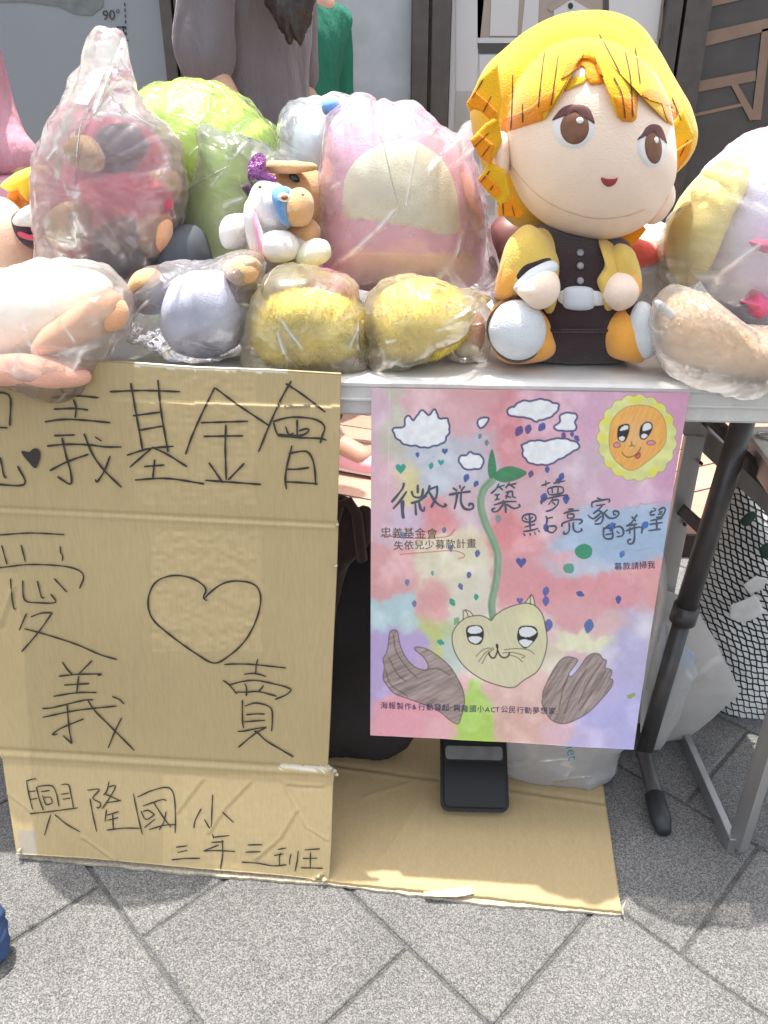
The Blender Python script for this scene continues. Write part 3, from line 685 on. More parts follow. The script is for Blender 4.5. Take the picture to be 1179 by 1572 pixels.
WORDS = {
 '忠': (z3, [[(-120, 185), (0, 186), (40, 195), (70, 230), (65, 410)], [(-80, 418), (50, 422)], [(0, 620), (15, 690), (25, 740), (40, 760)], [(-60, 798), (160, 802), (118, 678)]]),
 '義': (z3, [[(350, 222), (500, 208), (660, 220)], [(400, 150), (455, 225), (520, 150)], [(360, 297), (500, 293), (590, 303)], [(492, 232), (510, 290), (503, 355)], [(300, 383), (400, 368), (520, 368), (740, 388)], [(362, 475), (500, 470)], [(315, 545), (450, 533), (600, 537), (700, 550), (815, 551)], [(415, 490), (440, 600), (475, 730), (470, 800), (385, 750)], [(333, 710), (450, 650), (592, 600)], [(563, 462), (620, 600), (700, 710), (815, 823)], [(738, 610), (700, 710), (650, 785), (640, 768)], [(637, 483), (680, 512)]]),
 '基': (z1, [[(368, 112), (480, 108), (604, 112)], [(438, 83), (455, 180), (478, 308)], [(529, 72), (540, 180), (563, 314)], [(445, 193), (540, 180)], [(467, 241), (547, 227)], [(425, 325), (500, 303), (582, 295)], [(435, 365), (510, 300)], [(510, 298), (560, 322), (627, 364)], [(483, 363), (550, 358)], [(518, 340), (512, 402)], [(452, 408), (560, 403), (684, 421)]]),
 '金': (z1, [[(720, 97), (670, 200), (640, 270), (622, 322)], [(722, 100), (800, 158), (905, 228)], [(673, 216), (832, 211)], [(682, 262), (815, 260)], [(757, 222), (755, 300), (758, 408)], [(700, 350), (747, 418)], [(819, 352), (765, 408)], [(687, 409), (875, 423)]]),
 '會': (z8, [[(352, 110), (230, 330), (100, 620), (0, 870), (-25, 925)], [(290, 140), (500, 280), (745, 470)], [(272, 405), (430, 398), (570, 390)], [(140, 578), (300, 535), (430, 527), (600, 545), (700, 590), (738, 650), (710, 740), (685, 825)], [(150, 590), (170, 670), (200, 740)], [(200, 740), (450, 762), (690, 772), (755, 793)], [(190, 725), (400, 745)], [(287, 632), (325, 730), (380, 710)], [(420, 555), (420, 735)], [(440, 685), (520, 660), (555, 670), (530, 710), (470, 735), (370, 738)], [(362, 852), (330, 980), (295, 1130), (285, 1260), (298, 1355)], [(320, 945), (480, 918), (550, 935), (600, 1020), (625, 1150), (632, 1310)], [(300, 1125), (420, 1125), (560, 1107)], [(285, 1270), (450, 1278), (655, 1292)]]),
 '愛': (z4, [[(-160, 98), (0, 90), (200, 78), (420, 88)], [(10, 158), (45, 282)], [(137, 155), (165, 265)], [(393, 165), (395, 205), (408, 225), (406, 260)], [(-160, 308), (0, 303), (160, 285), (300, 285), (440, 298), (520, 325), (545, 360), (535, 400), (518, 440)], [(68, 375), (75, 470), (90, 570), (104, 570)], [(148, 388), (152, 490), (175, 525), (250, 533), (362, 530), (330, 476)], [(243, 390), (270, 495), (288, 498)], [(353, 375), (435, 463)], [(172, 602), (125, 712)], [(200, 625), (270, 600), (340, 598)], [(340, 598), (250, 725), (140, 853)], [(158, 702), (300, 740), (500, 805), (650, 870), (762, 903)]]),
 '義2': (z4, [[(405, 918), (440, 970), (470, 998)], [(600, 910), (510, 1000)], [(382, 1012), (500, 1000), (660, 998), (635, 1008)], [(418, 1070), (582, 1060)], [(512, 1010), (500, 1120)], [(347, 1143), (500, 1120), (630, 1118)], [(275, 1222), (340, 1218), (540, 1170), (608, 1166)], [(278, 1280), (500, 1235), (760, 1206)], [(437, 1200), (450, 1350), (468, 1452)], [(468, 1452), (410, 1398)], [(545, 1290), (400, 1350), (340, 1392), (372, 1390)], [(573, 1170), (620, 1240), (720, 1340), (875, 1496)], [(793, 1283), (750, 1370), (705, 1480)], [(732, 1144), (780, 1165), (808, 1194)]]),
 '賣': (z7, [[(178, 150), (300, 143), (520, 150), (875, 188)], [(557, 90), (540, 160), (535, 230), (525, 248)], [(400, 260), (525, 250), (655, 285)], [(165, 330), (230, 375), (310, 468), (325, 470)], [(235, 380), (400, 338), (550, 330), (750, 370), (880, 405), (935, 438), (880, 490), (755, 545)], [(325, 460), (440, 462), (560, 455), (770, 507)], [(408, 365), (430, 410), (428, 490), (435, 503)], [(622, 382), (600, 420), (560, 455)], [(383, 550), (385, 800), (398, 868)], [(415, 620), (480, 595), (550, 585), (680, 620), (720, 680), (722, 800), (714, 905)], [(425, 718), (530, 708), (637, 710)], [(398, 800), (520, 788), (640, 782)], [(328, 905), (400, 903), (560, 870), (655, 863)], [(655, 863), (550, 915), (440, 1000), (338, 1087)], [(515, 905), (550, 915), (650, 1010), (800, 1100), (963, 1195)]]),
 '興': (z5, [[(93, 85), (110, 180), (135, 285)], [(93, 85), (150, 70), (160, 77)], [(110, 160), (158, 155)], [(115, 215), (168, 208)], [(162, 130), (185, 220), (210, 290)], [(162, 130), (200, 120), (270, 120), (300, 170), (320, 265)], [(195, 160), (255, 152)], [(205, 185), (230, 250), (272, 240)], [(272, 240), (262, 200), (215, 200)], [(335, 112), (385, 112), (405, 190), (420, 270)], [(330, 180), (390, 170)], [(345, 213), (398, 205)], [(115, 315), (250, 300), (452, 273)], [(262, 320), (240, 390), (218, 465)], [(290, 320), (370, 385), (465, 440)]]),
 '隆': (z5, [[(518, 150), (600, 145), (555, 205), (608, 240), (600, 272), (580, 270)], [(535, 208), (555, 320), (582, 440)], [(668, 88), (655, 150), (630, 185)], [(655, 130), (712, 120), (680, 190), (620, 280)], [(640, 175), (750, 225)], [(650, 285), (645, 325), (640, 370)], [(650, 238), (750, 222)], [(650, 325), (735, 300)], [(655, 360), (730, 342)], [(692, 310), (698, 420)], [(652, 428), (770, 415), (885, 415)]]),
 '國': (z5, [[(838, 175), (865, 310), (900, 460)], [(865, 198), (960, 155), (1060, 130), (1105, 150), (1125, 220), (1130, 350), (1128, 450)], [(902, 260), (1040, 215), (1065, 225)], [(890, 295), (925, 355), (985, 320)], [(985, 320), (940, 290), (905, 300)], [(915, 410), (990, 350)], [(975, 230), (1040, 330), (1100, 410)], [(1065, 300), (1050, 370), (1018, 425)], [(945, 425), (1050, 395), (1135, 390)]]),
 '小': (z6, [[(333, 175), (328, 290), (320, 400), (278, 340)], [(257, 268), (215, 350), (208, 400)], [(395, 288), (475, 362)]]),
 '三': (z6, [[(88, 527), (165, 517)], [(97, 563), (165, 548)], [(57, 612), (150, 603), (250, 602)]]),
 '年': (z6, [[(332, 440), (340, 468)], [(340, 460), (445, 449)], [(325, 495), (408, 490)], [(375, 512), (272, 552)], [(272, 552), (380, 550), (485, 556)], [(398, 478), (400, 580), (385, 672)]]),
 '三2': (z6, [[(567, 512), (668, 510)], [(553, 560), (655, 557)], [(528, 628), (640, 635), (740, 652), (830, 645)]]),
 '班': (z6, [[(770, 542), (828, 532)], [(745, 583), (808, 572)], [(790, 565), (780, 600), (782, 645)], [(860, 572), (850, 610), (850, 645)], [(908, 550), (900, 620), (886, 690)], [(948, 545), (1052, 538)], [(938, 603), (1035, 600)], [(990, 562), (988, 665)], [(925, 665), (1073, 668)]]),
}
for ch, (z, sts) in WORDS.items():
    wd_ = 3.0 if z in (z3, z1, z8) else (2.3 if z in (z4, z7) else 1.9)
    strokes('handwritten_character', [(*z, sts)], card_pt, wd_, M['marker'], sg)
strokes('drawn_heart', [(0, 0, 1, [[(318, 922), (312, 918), (316, 905), (305, 893), (285, 885), (262, 884), (240, 893), (229, 912), (228, 935), (238, 955), (265, 978), (300, 1003), (328, 1018), (350, 1008), (375, 985), (392, 955), (400, 925), (397, 905), (385, 895), (360, 892), (340, 897), (322, 910), (313, 920)]])], card_pt, 2.6, M['marker'], sg)
def fill(name, pts, surf, off, m, parent, n=40):
    o_ = smooth_closed(pts, n); P = [surf(a, b, off) for a, b in o_]
    tri = tessellate_polygon([[Vector((a, b, 0)) for a, b in o_]])
    return mesh_obj(name, P, [tuple(t)[::-1] for t in tri], m, parent, smooth=False)
fill('drawn_heart', [(32.5, 693), (37.8, 692.5), (44.6, 694), (51.5, 688.7), (58.4, 689.4), (61.8, 697), (60, 707.7), (53.8, 719), (43.5, 709), (36.6, 701)], card_pt, .0018, M['marker'], sg)
# torn corner fluff and ragged bottom edge of the sign
for q, r_ in (((506, 1180), 5), ((512, 1184), 4), ((516, 1189), 4), ((517, 806), 3), ((515, 869), 3), ((498, 1350), 4), ((489, 1345), 3), ((30, 1305), 4)):
    p = card_pt(*q); pts = [(q[0] + r_ * random.uniform(.5, 1.3) * math.cos(w), q[1] + r_ * .6 * random.uniform(.4, 1.2) * math.sin(w)) for w in np.linspace(0, 6.28, 8)[:-1]]
    blob('torn_paper', pts, p[1] - .003, .003, M['card_edge'], sg, n=16, rings=4, lump=(.002, 300))
for k, (ya, yb, dz) in enumerate(((-.115, -.12, .004), (-.113, -.117, .009))):
    pass
# a second, doubled layer below the sign's lower edge
cb = thing('cardboard_sheet', 'flat brown cardboard sheet lying on the paving under the poster, front edge sunlit', 'cardboard')
def ragged(poly, z0, z1, name, m, parent, amp=.0015, seed=0):
    pts = []; rnd = random.Random(seed)
    for i in range(len(poly)):
        a = Vector(poly[i]); b = Vector(poly[(i + 1) % len(poly)]); n = max(1, int((b - a).length / .012))
        for t in range(n): q = a + (b - a) * (t / n); pts.append((q.x + rnd.uniform(-amp, amp), q.y + rnd.uniform(-amp, amp)))
    n = len(pts); V = [(x, y, z1) for x, y in pts] + [(x, y, z0) for x, y in pts]
    tri = tessellate_polygon([[Vector((x, y, 0)) for x, y in pts]])
    Fc = [tuple(t) for t in tri] + [tuple(n + i for i in t)[::-1] for t in tri] + [(i, n + i, n + (i + 1) % n, (i + 1) % n) for i in range(n)]
    o = mesh_obj(name, V, Fc, m, parent, smooth=False)
    bm = bmesh.new(); bm.from_mesh(o.data); bmesh.ops.recalc_face_normals(bm, faces=bm.faces); bm.to_mesh(o.data); bm.free(); return o
def gp(px, py, z=0): p = onZ(px, py, z); return (p[0], p[1])
M['cardflat'] = mat('flat_cardboard', L(200, 172, 122), rough=.62, spec=.35, var=.06, vscale=60, bump=.3, bscale=80, stretch=(1, .25, 1), bdist=.0012)
ragged([gp(955, 1408), gp(935, 1300), gp(922, 1225), gp(918, 1130), gp(600, 1090), gp(60, 1090), gp(30, 1318), gp(300, 1345), gp(505, 1360), gp(730, 1390)], .0005, .0045, 'lower_layer', M['card_edge'], cb, seed=1)
# upper layer as a relief grid
NU2, NV2 = 150, 90
A = np.array([onZ(470, 1128, .009), onZ(915, 1128, .009), onZ(954, 1399, .009), onZ(470, 1349, .009)])
uu, vv2 = np.meshgrid(np.linspace(0, 1, NU2), np.linspace(0, 1, NV2))
P2 = (A[0] * (1 - uu[..., None]) + A[1] * uu[..., None]) * (1 - vv2[..., None]) + (A[3] * (1 - uu[..., None]) + A[2] * uu[..., None]) * vv2[..., None]
P2 = P2.reshape(-1, 3); x2, y2 = P2[:, 0], P2[:, 1]
foldy = .125 - .12 * (x2 + .17)
rl2 = -.0022 * np.exp(-((y2 - foldy) / .004) ** 2) + .0014 * np.exp(-((y2 - foldy + .010) / .004) ** 2) + .0016 * (fbm(P2, 14, 4) - .5) + .002 * (fbm(P2, 4, 6) - .5)
for a_, b_ in (((.02, .10), (-.06, -.07)), ((.26, .06), (.28, -.10)), ((-.1, .05), (-.02, .09))):
    a_, b_ = np.array(a_), np.array(b_); ab = b_ - a_; t = np.clip(((x2 - a_[0]) * ab[0] + (y2 - a_[1]) * ab[1]) / (ab @ ab), 0, 1)
    dd = np.hypot(x2 - a_[0] - t * ab[0], y2 - a_[1] - t * ab[1]); rl2 += .0013 * np.exp(-(dd / .0035) ** 2)
edge_n = (fbm(P2, 60, 3) - .5)
P2[:, 2] += rl2; P2[:, 1] += np.where(vv2.ravel() > .985, edge_n * .005, 0)
c2 = np.tile(np.array([s2l(182), s2l(161), s2l(120)]), (len(P2), 1)) * (1 + .1 * (fbm(P2, 9, 2) - .5) + .04 * (vnoise(P2 * [1, .02, 0], 220, 4) - .5))[:, None]
grid_sheet('top_layer', P2, NU2, NV2, c2, M['card'], cb, np.array([0, 0, -.004]))
pts = [gp(650, 1372, .0095), gp(722, 1364, .0095), gp(728, 1374, .0095), gp(700, 1380, .0095), gp(655, 1378, .0095)]
ragged(pts, .0125, .0135, 'torn_flap', mat('grey_torn_paper', L(200, 190, 165), rough=.9), cb, amp=.0006, seed=3)
pw = [onZ(957, 1405, .009), onZ(955, 1395, .012), onZ(960, 1384, .022)]; tube('torn_strip', pw, [.0018, .0016, .0006], M['card_edge'], cb, n=6)

# ------------------------------------------------------------------ watercolour poster
def post_y(x, z):
    return -.010 - .012 * max(0, (.70 - z)) + .004 * math.sin((x - .05) * 9) * (.74 - z) * 2 + .012 * max(0, (x - .22) / .1) ** 2 * max(0, (.72 - z))
def post_pt(px, py, off=0.0):
    d = ray(px, py); t = (-.01 - CAM[1]) / d[1]
    for _ in range(4):
        p = CAM + d * t; t = (post_y(p[0], p[2]) - off - CAM[1]) / d[1]
    return CAM + d * t
PU, PV = 470, 530
g1, g2 = np.meshgrid(np.linspace(0, 1, PU), np.linspace(0, 1, PV))
def rightx(y): return np.interp(y, [597, 700, 800, 900, 1000, 1100, 1152], [1060, 1042, 1026, 1010, 995, 980, 973])
TL, TR, BL, BR = (570, 597), (1060, 603), (568.5, 1128), (973, 1151)
yt = TL[1] + (TR[1] - TL[1]) * g1; yb_ = BL[1] + (BR[1] - BL[1]) * g1
GY = yt * (1 - g2) + yb_ * g2; GX = (570 - g2 * 1.5) * (1 - g1) + rightx(GY) * g1
gx, gy = GX.ravel(), GY.ravel(); NP = len(gx)
# watercolour wash: warped nearest-patch mix in poster pixels
PQ = np.c_[gx, gy, 0 * gx]
wx = gx + 34 * (fbm(PQ, 1 / 45., 11) - .5) + 14 * (fbm(PQ, 1 / 11., 13) - .5); wy = gy + 34 * (fbm(PQ, 1 / 45., 12) - .5) + 14 * (fbm(PQ, 1 / 11., 14) - .5)
PATCH = [ # x, y, rx, ry, colour
 (575, 640, 22, 60, (214, 175, 190)), (600, 640, 16, 60, (198, 190, 170)), (585, 750, 26, 50, (228, 178, 190)), (660, 620, 50, 20, (222, 165, 170)), (625, 740, 22, 24, (222, 205, 130)),
 (672, 720, 45, 28, (190, 194, 206)), (730, 690, 30, 36, (196, 188, 200)), (725, 620, 50, 28, (218, 150, 155)), (775, 640, 34, 34, (212, 105, 115)), (770, 680, 34, 28, (222, 125, 135)),
 (700, 650, 30, 20, (224, 165, 172)), (840, 640, 45, 40, (222, 160, 180)), (900, 620, 40, 40, (216, 158, 188)), (1030, 640, 40, 60, (212, 140, 178)), (960, 745, 60, 25, (214, 165, 190)), (900, 720, 40, 36, (206, 170, 186)),
 (1020, 730, 20, 34, (206, 140, 180)), (805, 700, 30, 25, (222, 140, 148)), (840, 770, 40, 40, (214, 165, 176)), (630, 790, 30, 16, (210, 180, 205)), (670, 790, 28, 22, (226, 128, 130)), (615, 820, 25, 15, (216, 180, 195)), (600, 870, 40, 35, (222, 150, 150)),
 (690, 830, 40, 14, (225, 205, 170)), (715, 780, 25, 30, (214, 178, 185)), (690, 880, 45, 32, (226, 216, 180)), (720, 910, 34, 40, (224, 214, 190)), (665, 930, 20, 40, (226, 150, 150)),
 (790, 820, 30, 30, (224, 120, 125)), (800, 880, 40, 36, (224, 140, 145)), (850, 900, 50, 30, (226, 135, 142)), (870, 860, 20, 20, (228, 150, 155)), (955, 830, 50, 30, (150, 180, 212)), (900, 830, 36, 34, (160, 186, 214)), (970, 800, 45, 22, (158, 184, 214)), (890, 870, 50, 18, (190, 200, 218)),
 (950, 910, 55, 26, (228, 140, 148)), (880, 930, 40, 25, (226, 155, 160)), (1000, 900, 24, 36, (230, 150, 150)), (830, 960, 20, 20, (230, 190, 190)), (900, 985, 46, 14, (232, 228, 185)), (940, 960, 30, 14, (226, 180, 178)),
 (595, 940, 34, 22, (176, 208, 214)), (625, 965, 20, 16, (180, 208, 208)), (585, 1000, 26, 40, (178, 150, 208)), (640, 990, 20, 20, (178, 150, 206)), (580, 1060, 16, 40, (180, 152, 210)), (650, 1010, 20, 14, (190, 160, 200)),
 (665, 970, 26, 18, (190, 200, 92)), (660, 1000, 18, 14, (200, 206, 95)), (690, 990, 20, 30, (190, 205, 190)), (620, 1105, 46, 22, (236, 150, 165)), (600, 1085, 30, 14, (235, 150, 165)), (670, 1115, 24, 14, (238, 170, 175)), (690, 1070, 20, 20, (236, 170, 175)),
 (730, 1105, 26, 30, (168, 212, 0)), (725, 1075, 15, 22, (165, 210, 0)), (790, 1060, 40, 30, (228, 178, 165)), (800, 1110, 40, 26, (222, 168, 150)), (850, 1120, 26, 20, (226, 180, 190)), (740, 1030, 30, 14, (234, 200, 185)),
 (845, 1010, 20, 24, (216, 200, 170)), (880, 1005, 30, 14, (222, 180, 185)), (900, 1130, 34, 22, (196, 180, 226)), (940, 1090, 40, 60, (178, 170, 228)), (965, 1010, 26, 60, (182, 172, 216)), (985, 950, 16, 40, (206, 196, 214)), (920, 1050, 30, 40, (190, 178, 220)), (930, 1005, 24, 12, (214, 206, 220))]
acc = np.zeros((NP, 3)); wsum = np.zeros(NP)
for (x, y, a, b, c) in PATCH:
    d2 = ((wx - x) / a) ** 2 + ((wy - y) / b) ** 2; w = np.exp(-2.6 * d2) + 1e-7 / (1 + d2)
    w = w ** .95; acc += w[:, None] * np.array([s2l(v) for v in c]); wsum += w
C = acc / wsum[:, None]
C = C * .78 + .17 * np.array([.93, .91, .86]) + .5 * np.clip(fbm(PQ, 1 / 38., 77, 4) - .55, 0, 1)[:, None]
C *= (1 + .10 * (fbm(PQ, 1 / 20., 21, 4) - .5) + .10 * (fbm(PQ, 1 / 5., 25) - .5))[:, None]
def paint(mask, c, strength=1.0, tex=0, ang=0.0, tscale=(1 / 14., 1 / 2.2), seed=3):
    global C
    cc = np.array([s2l(v) for v in c]); m_ = (np.clip(mask, 0, 1) * strength)
    if tex:
        ca, sa = math.cos(ang), math.sin(ang); q = np.c_[(gx * ca + gy * sa) * tscale[0], (-gx * sa + gy * ca) * tscale[1], 0 * gx]
        t = 1 + tex * (fbm(q, 1, seed, 2) - .5) * 2; cc = cc * t[:, None]
    C = C * (1 - m_[:, None]) + cc * m_[:, None]
def inpoly(pts):
    p = np.array(pts, float); r = np.zeros(NP, bool); x1, y1 = p[:, 0], p[:, 1]; x2_, y2_ = np.roll(x1, -1), np.roll(y1, -1)
    box_ = (gx > x1.min() - 1) & (gx < x1.max() + 1) & (gy > y1.min() - 1) & (gy < y1.max() + 1); idx = np.where(box_)[0]
    if not len(idx): return r * 1.0
    X_, Y_ = gx[idx], gy[idx]; ins = np.zeros(len(idx), bool)
    for a, b, c, d in zip(x1, y1, x2_, y2_):
        if b == d: continue
        cr = ((b > Y_) != (d > Y_)) & (X_ < (c - a) * (Y_ - b) / (d - b) + a); ins ^= cr
    r[idx] = ins; return r * 1.0
def linem(pts, w):
    p = np.array(pts, float); dm = np.full(NP, 1e3)
    bx = (gx > p[:, 0].min() - 8) & (gx < p[:, 0].max() + 8) & (gy > p[:, 1].min() - 8) & (gy < p[:, 1].max() + 8); idx = np.where(bx)[0]
    X_, Y_ = gx[idx], gy[idx]; dd = np.full(len(idx), 1e3)
    for a, b in zip(p[:-1], p[1:]):
        ab = b - a; L2 = ab @ ab + 1e-9; t = np.clip(((X_ - a[0]) * ab[0] + (Y_ - a[1]) * ab[1]) / L2, 0, 1)
        dd = np.minimum(dd, np.hypot(X_ - a[0] - t * ab[0], Y_ - a[1] - t * ab[1]))
    dm[idx] = dd; return np.clip(w / 2 + .5 - dm, 0, 1)
def cl(pts): return list(pts) + [pts[0]]
def sm(pts, n=80): return smooth_closed(pts, n)
def scallop(cx, cy, rx, ry, k, amp, ph=0, n=140):
    r = []
    for w in np.linspace(0, 2 * math.pi, n, endpoint=False):
        q = 1 + amp * (abs(math.sin(k * w / 2 + ph)) - .5); r.append((cx + rx * q * math.cos(w), cy + ry * q * math.sin(w)))
    return r
NAVY = (72, 78, 120); BLUE = (68, 92, 158); GREY = (88, 92, 104)
CLOUDS = [[(604, 665), (606, 657), (620, 655), (623, 640), (629, 639), (635, 645), (645, 632), (651, 631), (658, 638), (666, 629), (671, 634), (673, 642), (687, 643), (688, 650), (690, 660), (685, 672), (680, 680), (668, 684), (655, 687), (645, 686), (637, 684), (624, 683), (612, 675)],
          [(704, 708), (708, 700), (716, 699), (722, 694), (728, 697), (738, 699), (742, 708), (738, 718), (728, 720), (714, 720), (708, 713)],
          [(733, 650), (736, 643), (743, 641), (750, 642), (746, 651), (738, 657)],
          [(778, 632), (785, 625), (790, 624), (796, 618), (806, 615), (815, 616), (826, 613), (838, 614), (848, 618), (858, 622), (854, 632), (848, 638), (840, 642), (828, 645), (823, 647), (812, 642), (800, 640), (785, 638)],
          [(850, 655), (859, 648), (860, 638), (868, 634), (882, 635), (886, 641), (882, 648), (885, 655), (880, 661), (865, 661), (856, 660)],
          [(802, 690), (803, 683), (812, 678), (825, 676), (838, 677), (848, 674), (858, 673), (870, 674), (888, 681), (886, 689), (878, 693), (868, 700), (855, 706), (845, 712), (830, 713), (815, 711), (805, 702)]]
def cloudify(p):
    s_ = smooth_closed(p, 120); c = s_.mean(0); q = s_ - c; an = np.linspace(0, 2 * math.pi, 120)
    per = np.linalg.norm(np.diff(s_, axis=0), axis=1).sum(); k = max(5, int(per / 13)); f = 1 + .05 * (np.abs(np.sin(an * k / 2)) - .4); return c + q * f[:, None]
for i, p in enumerate(CLOUDS):
    s_ = cloudify(p); paint(inpoly(s_), (238, 238, 238), 1, tex=.10, seed=i, tscale=(1 / 8., 1 / 8.)); paint(linem(cl(s_.tolist()), 3.0), NAVY, .95)
paint(linem([(800, 683), (802, 688)], 2), NAVY)
def drop(x, y, r, c, tilt=0, heart=False):
    pts = []
    for w in np.linspace(0, 2 * math.pi, 26, endpoint=False):
        if heart: a = 16 * math.sin(w) ** 3 / 16; b = -(13 * math.cos(w) - 5 * math.cos(2 * w) - 2 * math.cos(3 * w) - math.cos(4 * w)) / 14
        else: a = .8 * math.sin(w) * (1 if math.cos(w) < 0 else (1 - .3 * math.cos(w))); b = -math.cos(w) * 1.0; b = b if b < 0 else b * 1.25; a = a * (1 - max(0, b) * .35)
        ca, sa = math.cos(tilt), math.sin(tilt); pts.append((x + r * (a * ca - b * sa), y + r * (a * sa + b * ca)))
    paint(inpoly(pts), c, .92, tex=.12, tscale=(1 / 3., 1 / 3.))
TEAL = (40, 160, 140); PUR = (98, 84, 140)
for q in [(683, 693, 5, BLUE, 0, True), (615, 719, 8, TEAL, 0, True), (662, 715, 5, TEAL, .2), (677, 710, 5, TEAL, 0, True), (641, 698, 4, BLUE), (716, 733, 6, BLUE, .3), (731, 742, 5, BLUE, .5), (737, 669, 4, (110, 140, 140), .3), (747, 679, 4.5, (110, 140, 140)),
          (797, 661, 8, PUR, .5), (811, 658, 7, PUR, .2), (832, 655, 7, BLUE, .6), (865, 668, 5, PUR), (878, 666, 4, BLUE), (885, 672, 5, BLUE, -.6), (840, 720, 5, BLUE), (815, 727, 5.5, PUR, .2), (862, 731, 6, BLUE, .2), (857, 737, 5, BLUE, .8), (835, 763, 7, BLUE, .3), (869, 765, 7, BLUE, 0),
          (765, 796, 6, (130, 150, 155)), (800, 863, 8, BLUE, 0, True), (838, 809, 6, BLUE), (733, 849, 5.5, (85, 105, 150), .2), (682, 813, 4.5, (105, 125, 150), .2), (692, 841, 5, (95, 130, 170)), (620, 822, 5, (90, 160, 200)), (720, 882, 5, (88, 105, 160), .2), (707, 900, 5, (88, 105, 160), -.4), (731, 916, 5, TEAL), (694, 924, 6, TEAL, -.5),
          (625, 893, 5, (110, 130, 170)), (636, 926, 5, (110, 120, 170)), (664, 879, 3.5, (120, 160, 150)), (798, 922, 5, (92, 104, 168), 0, True), (838, 907, 7, (92, 104, 168), .2), (838, 922, 7, (92, 104, 168), .1), (842, 959, 9, (92, 108, 168), .1), (890, 911, 6, BLUE, -1.2), (949, 919, 6, BLUE, 0), (904, 960, 10, (80, 116, 170), .2), (676, 986, 5.5, TEAL, -1.2), (701, 953, 6, (130, 170, 130), .5), (990, 806, 7, (70, 110, 180), .7), (939, 808, 7, (70, 110, 190), .3), (955, 850, 5.5, (80, 120, 180), .3)]:
    drop(*q)
paint(inpoly(scallop(896, 846, 13.5, 11.5, 3, .05)), (66, 150, 112), .95); paint(inpoly(scallop(873, 872, 8.5, 8, 3, .05)), (80, 160, 130), .9)
paint(inpoly([(962, 1068), (974, 1063), (977, 1067), (968, 1073), (963, 1072)]), (150, 170, 70), .9)
# sun
s_ = scallop(978, 672, 60, 65, 19, .07); paint(inpoly(s_), (222, 224, 150), 1, tex=.18, tscale=(1 / 14., 1 / 14.), seed=8); paint(linem(cl(s_), 1.2), (170, 150, 110), .8)
for (x, y) in ((930, 645), (925, 672), (935, 715), (950, 728), (975, 613), (1012, 622), (1028, 645), (1005, 725)): 
    m_ = np.exp(-(((gx - x) / 11) ** 2 + ((gy - y) / 8) ** 2) * 1.3) * inpoly(s_); paint(m_, (236, 226, 60), .75)
s_ = sm([(935, 672), (940, 645), (958, 627), (980, 622), (1005, 627), (1020, 645), (1023, 672), (1015, 690), (995, 708), (970, 722), (950, 712), (938, 695)])
paint(inpoly(s_), (238, 176, 96), 1, tex=.16, ang=2.0, seed=9); paint(linem(cl(s_.tolist()), 1.0), (150, 110, 80), .8)
m_ = np.exp(-(((gx - 978) / 22) ** 2 + ((gy - 668) / 26) ** 2)); paint(m_ * inpoly(s_), (232, 190, 140), .7, tex=.1, ang=2.)
def eyepair(pts, band):
    paint(inpoly(sm(pts)), (62, 62, 64)); 
    for b in band: paint(inpoly(sm(b, 40)), (228, 228, 228))
    paint(linem(cl(sm(pts).tolist()), 1.4), (50, 46, 46))
eyepair([(948, 665), (950, 655), (958, 651.5), (965, 652), (965, 662), (960, 675), (955, 678), (949, 674)], [[(952, 658), (958, 653), (963.5, 653.5), (964, 658), (957, 660), (952, 661)], [(949.5, 672), (954, 669.5), (959, 671), (957, 676), (953, 677)]])
eyepair([(982, 667), (984, 655), (992, 648), (1000, 650), (1001, 658), (996, 668), (990, 674), (984, 673)], [[(986, 658), (989, 651), (995, 649.5), (999.5, 652), (999, 658), (992, 661), (987, 661)], [(984.5, 668), (989, 666), (994, 668), (990, 673), (985, 672)]])
for c_ in ((947, 683, 5.5, 4), (999.5, 680, 7, 3.5)):
    e_ = [(c_[0] + c_[2] * math.cos(w), c_[1] + c_[3] * math.sin(w)) for w in np.linspace(0, 6.283, 20)]; paint(inpoly(e_), (222, 150, 165)); paint(linem(cl(e_), 1.0), (110, 60, 70))
INKB = (70, 50, 45)
for l_ in ([(969.5, 678), (969.5, 683), (966, 685)], [(970, 683), (974, 685)], [(955, 694), (957, 698), (963, 701.5), (970, 701), (977, 697), (982, 691), (983.5, 687)]): paint(linem(smooth_open(l_, 2), 1.2), INKB)
e_ = sm([(975, 700), (979, 697), (982, 695), (983, 700), (980, 703.5), (976.5, 703)], 30); paint(inpoly(e_), (220, 110, 120)); paint(linem(cl(e_.tolist()), 1.1), (120, 40, 50))
# stem and leaves
stem = smooth_open([(756, 736), (742, 752), (738, 775), (745, 803), (757, 830), (764, 855), (762, 890), (755, 925), (757, 950)], 3)
paint(linem(stem, 12), (150, 172, 145), 1, tex=.15, ang=1.4, seed=4); paint(linem(stem + [-3, 0], 3), (108, 150, 112), .6)
for lf in ([(752, 733), (749, 715), (755, 690), (761, 712), (760, 728)], [(757, 730), (768, 720), (785, 716), (808, 725), (795, 735), (775, 740), (762, 736)]):
    paint(inpoly(sm(lf)), (84, 142, 104), 1, tex=.16, ang=.3, seed=5); paint(linem(cl(sm(lf).tolist()), 1), (70, 115, 85), .7)
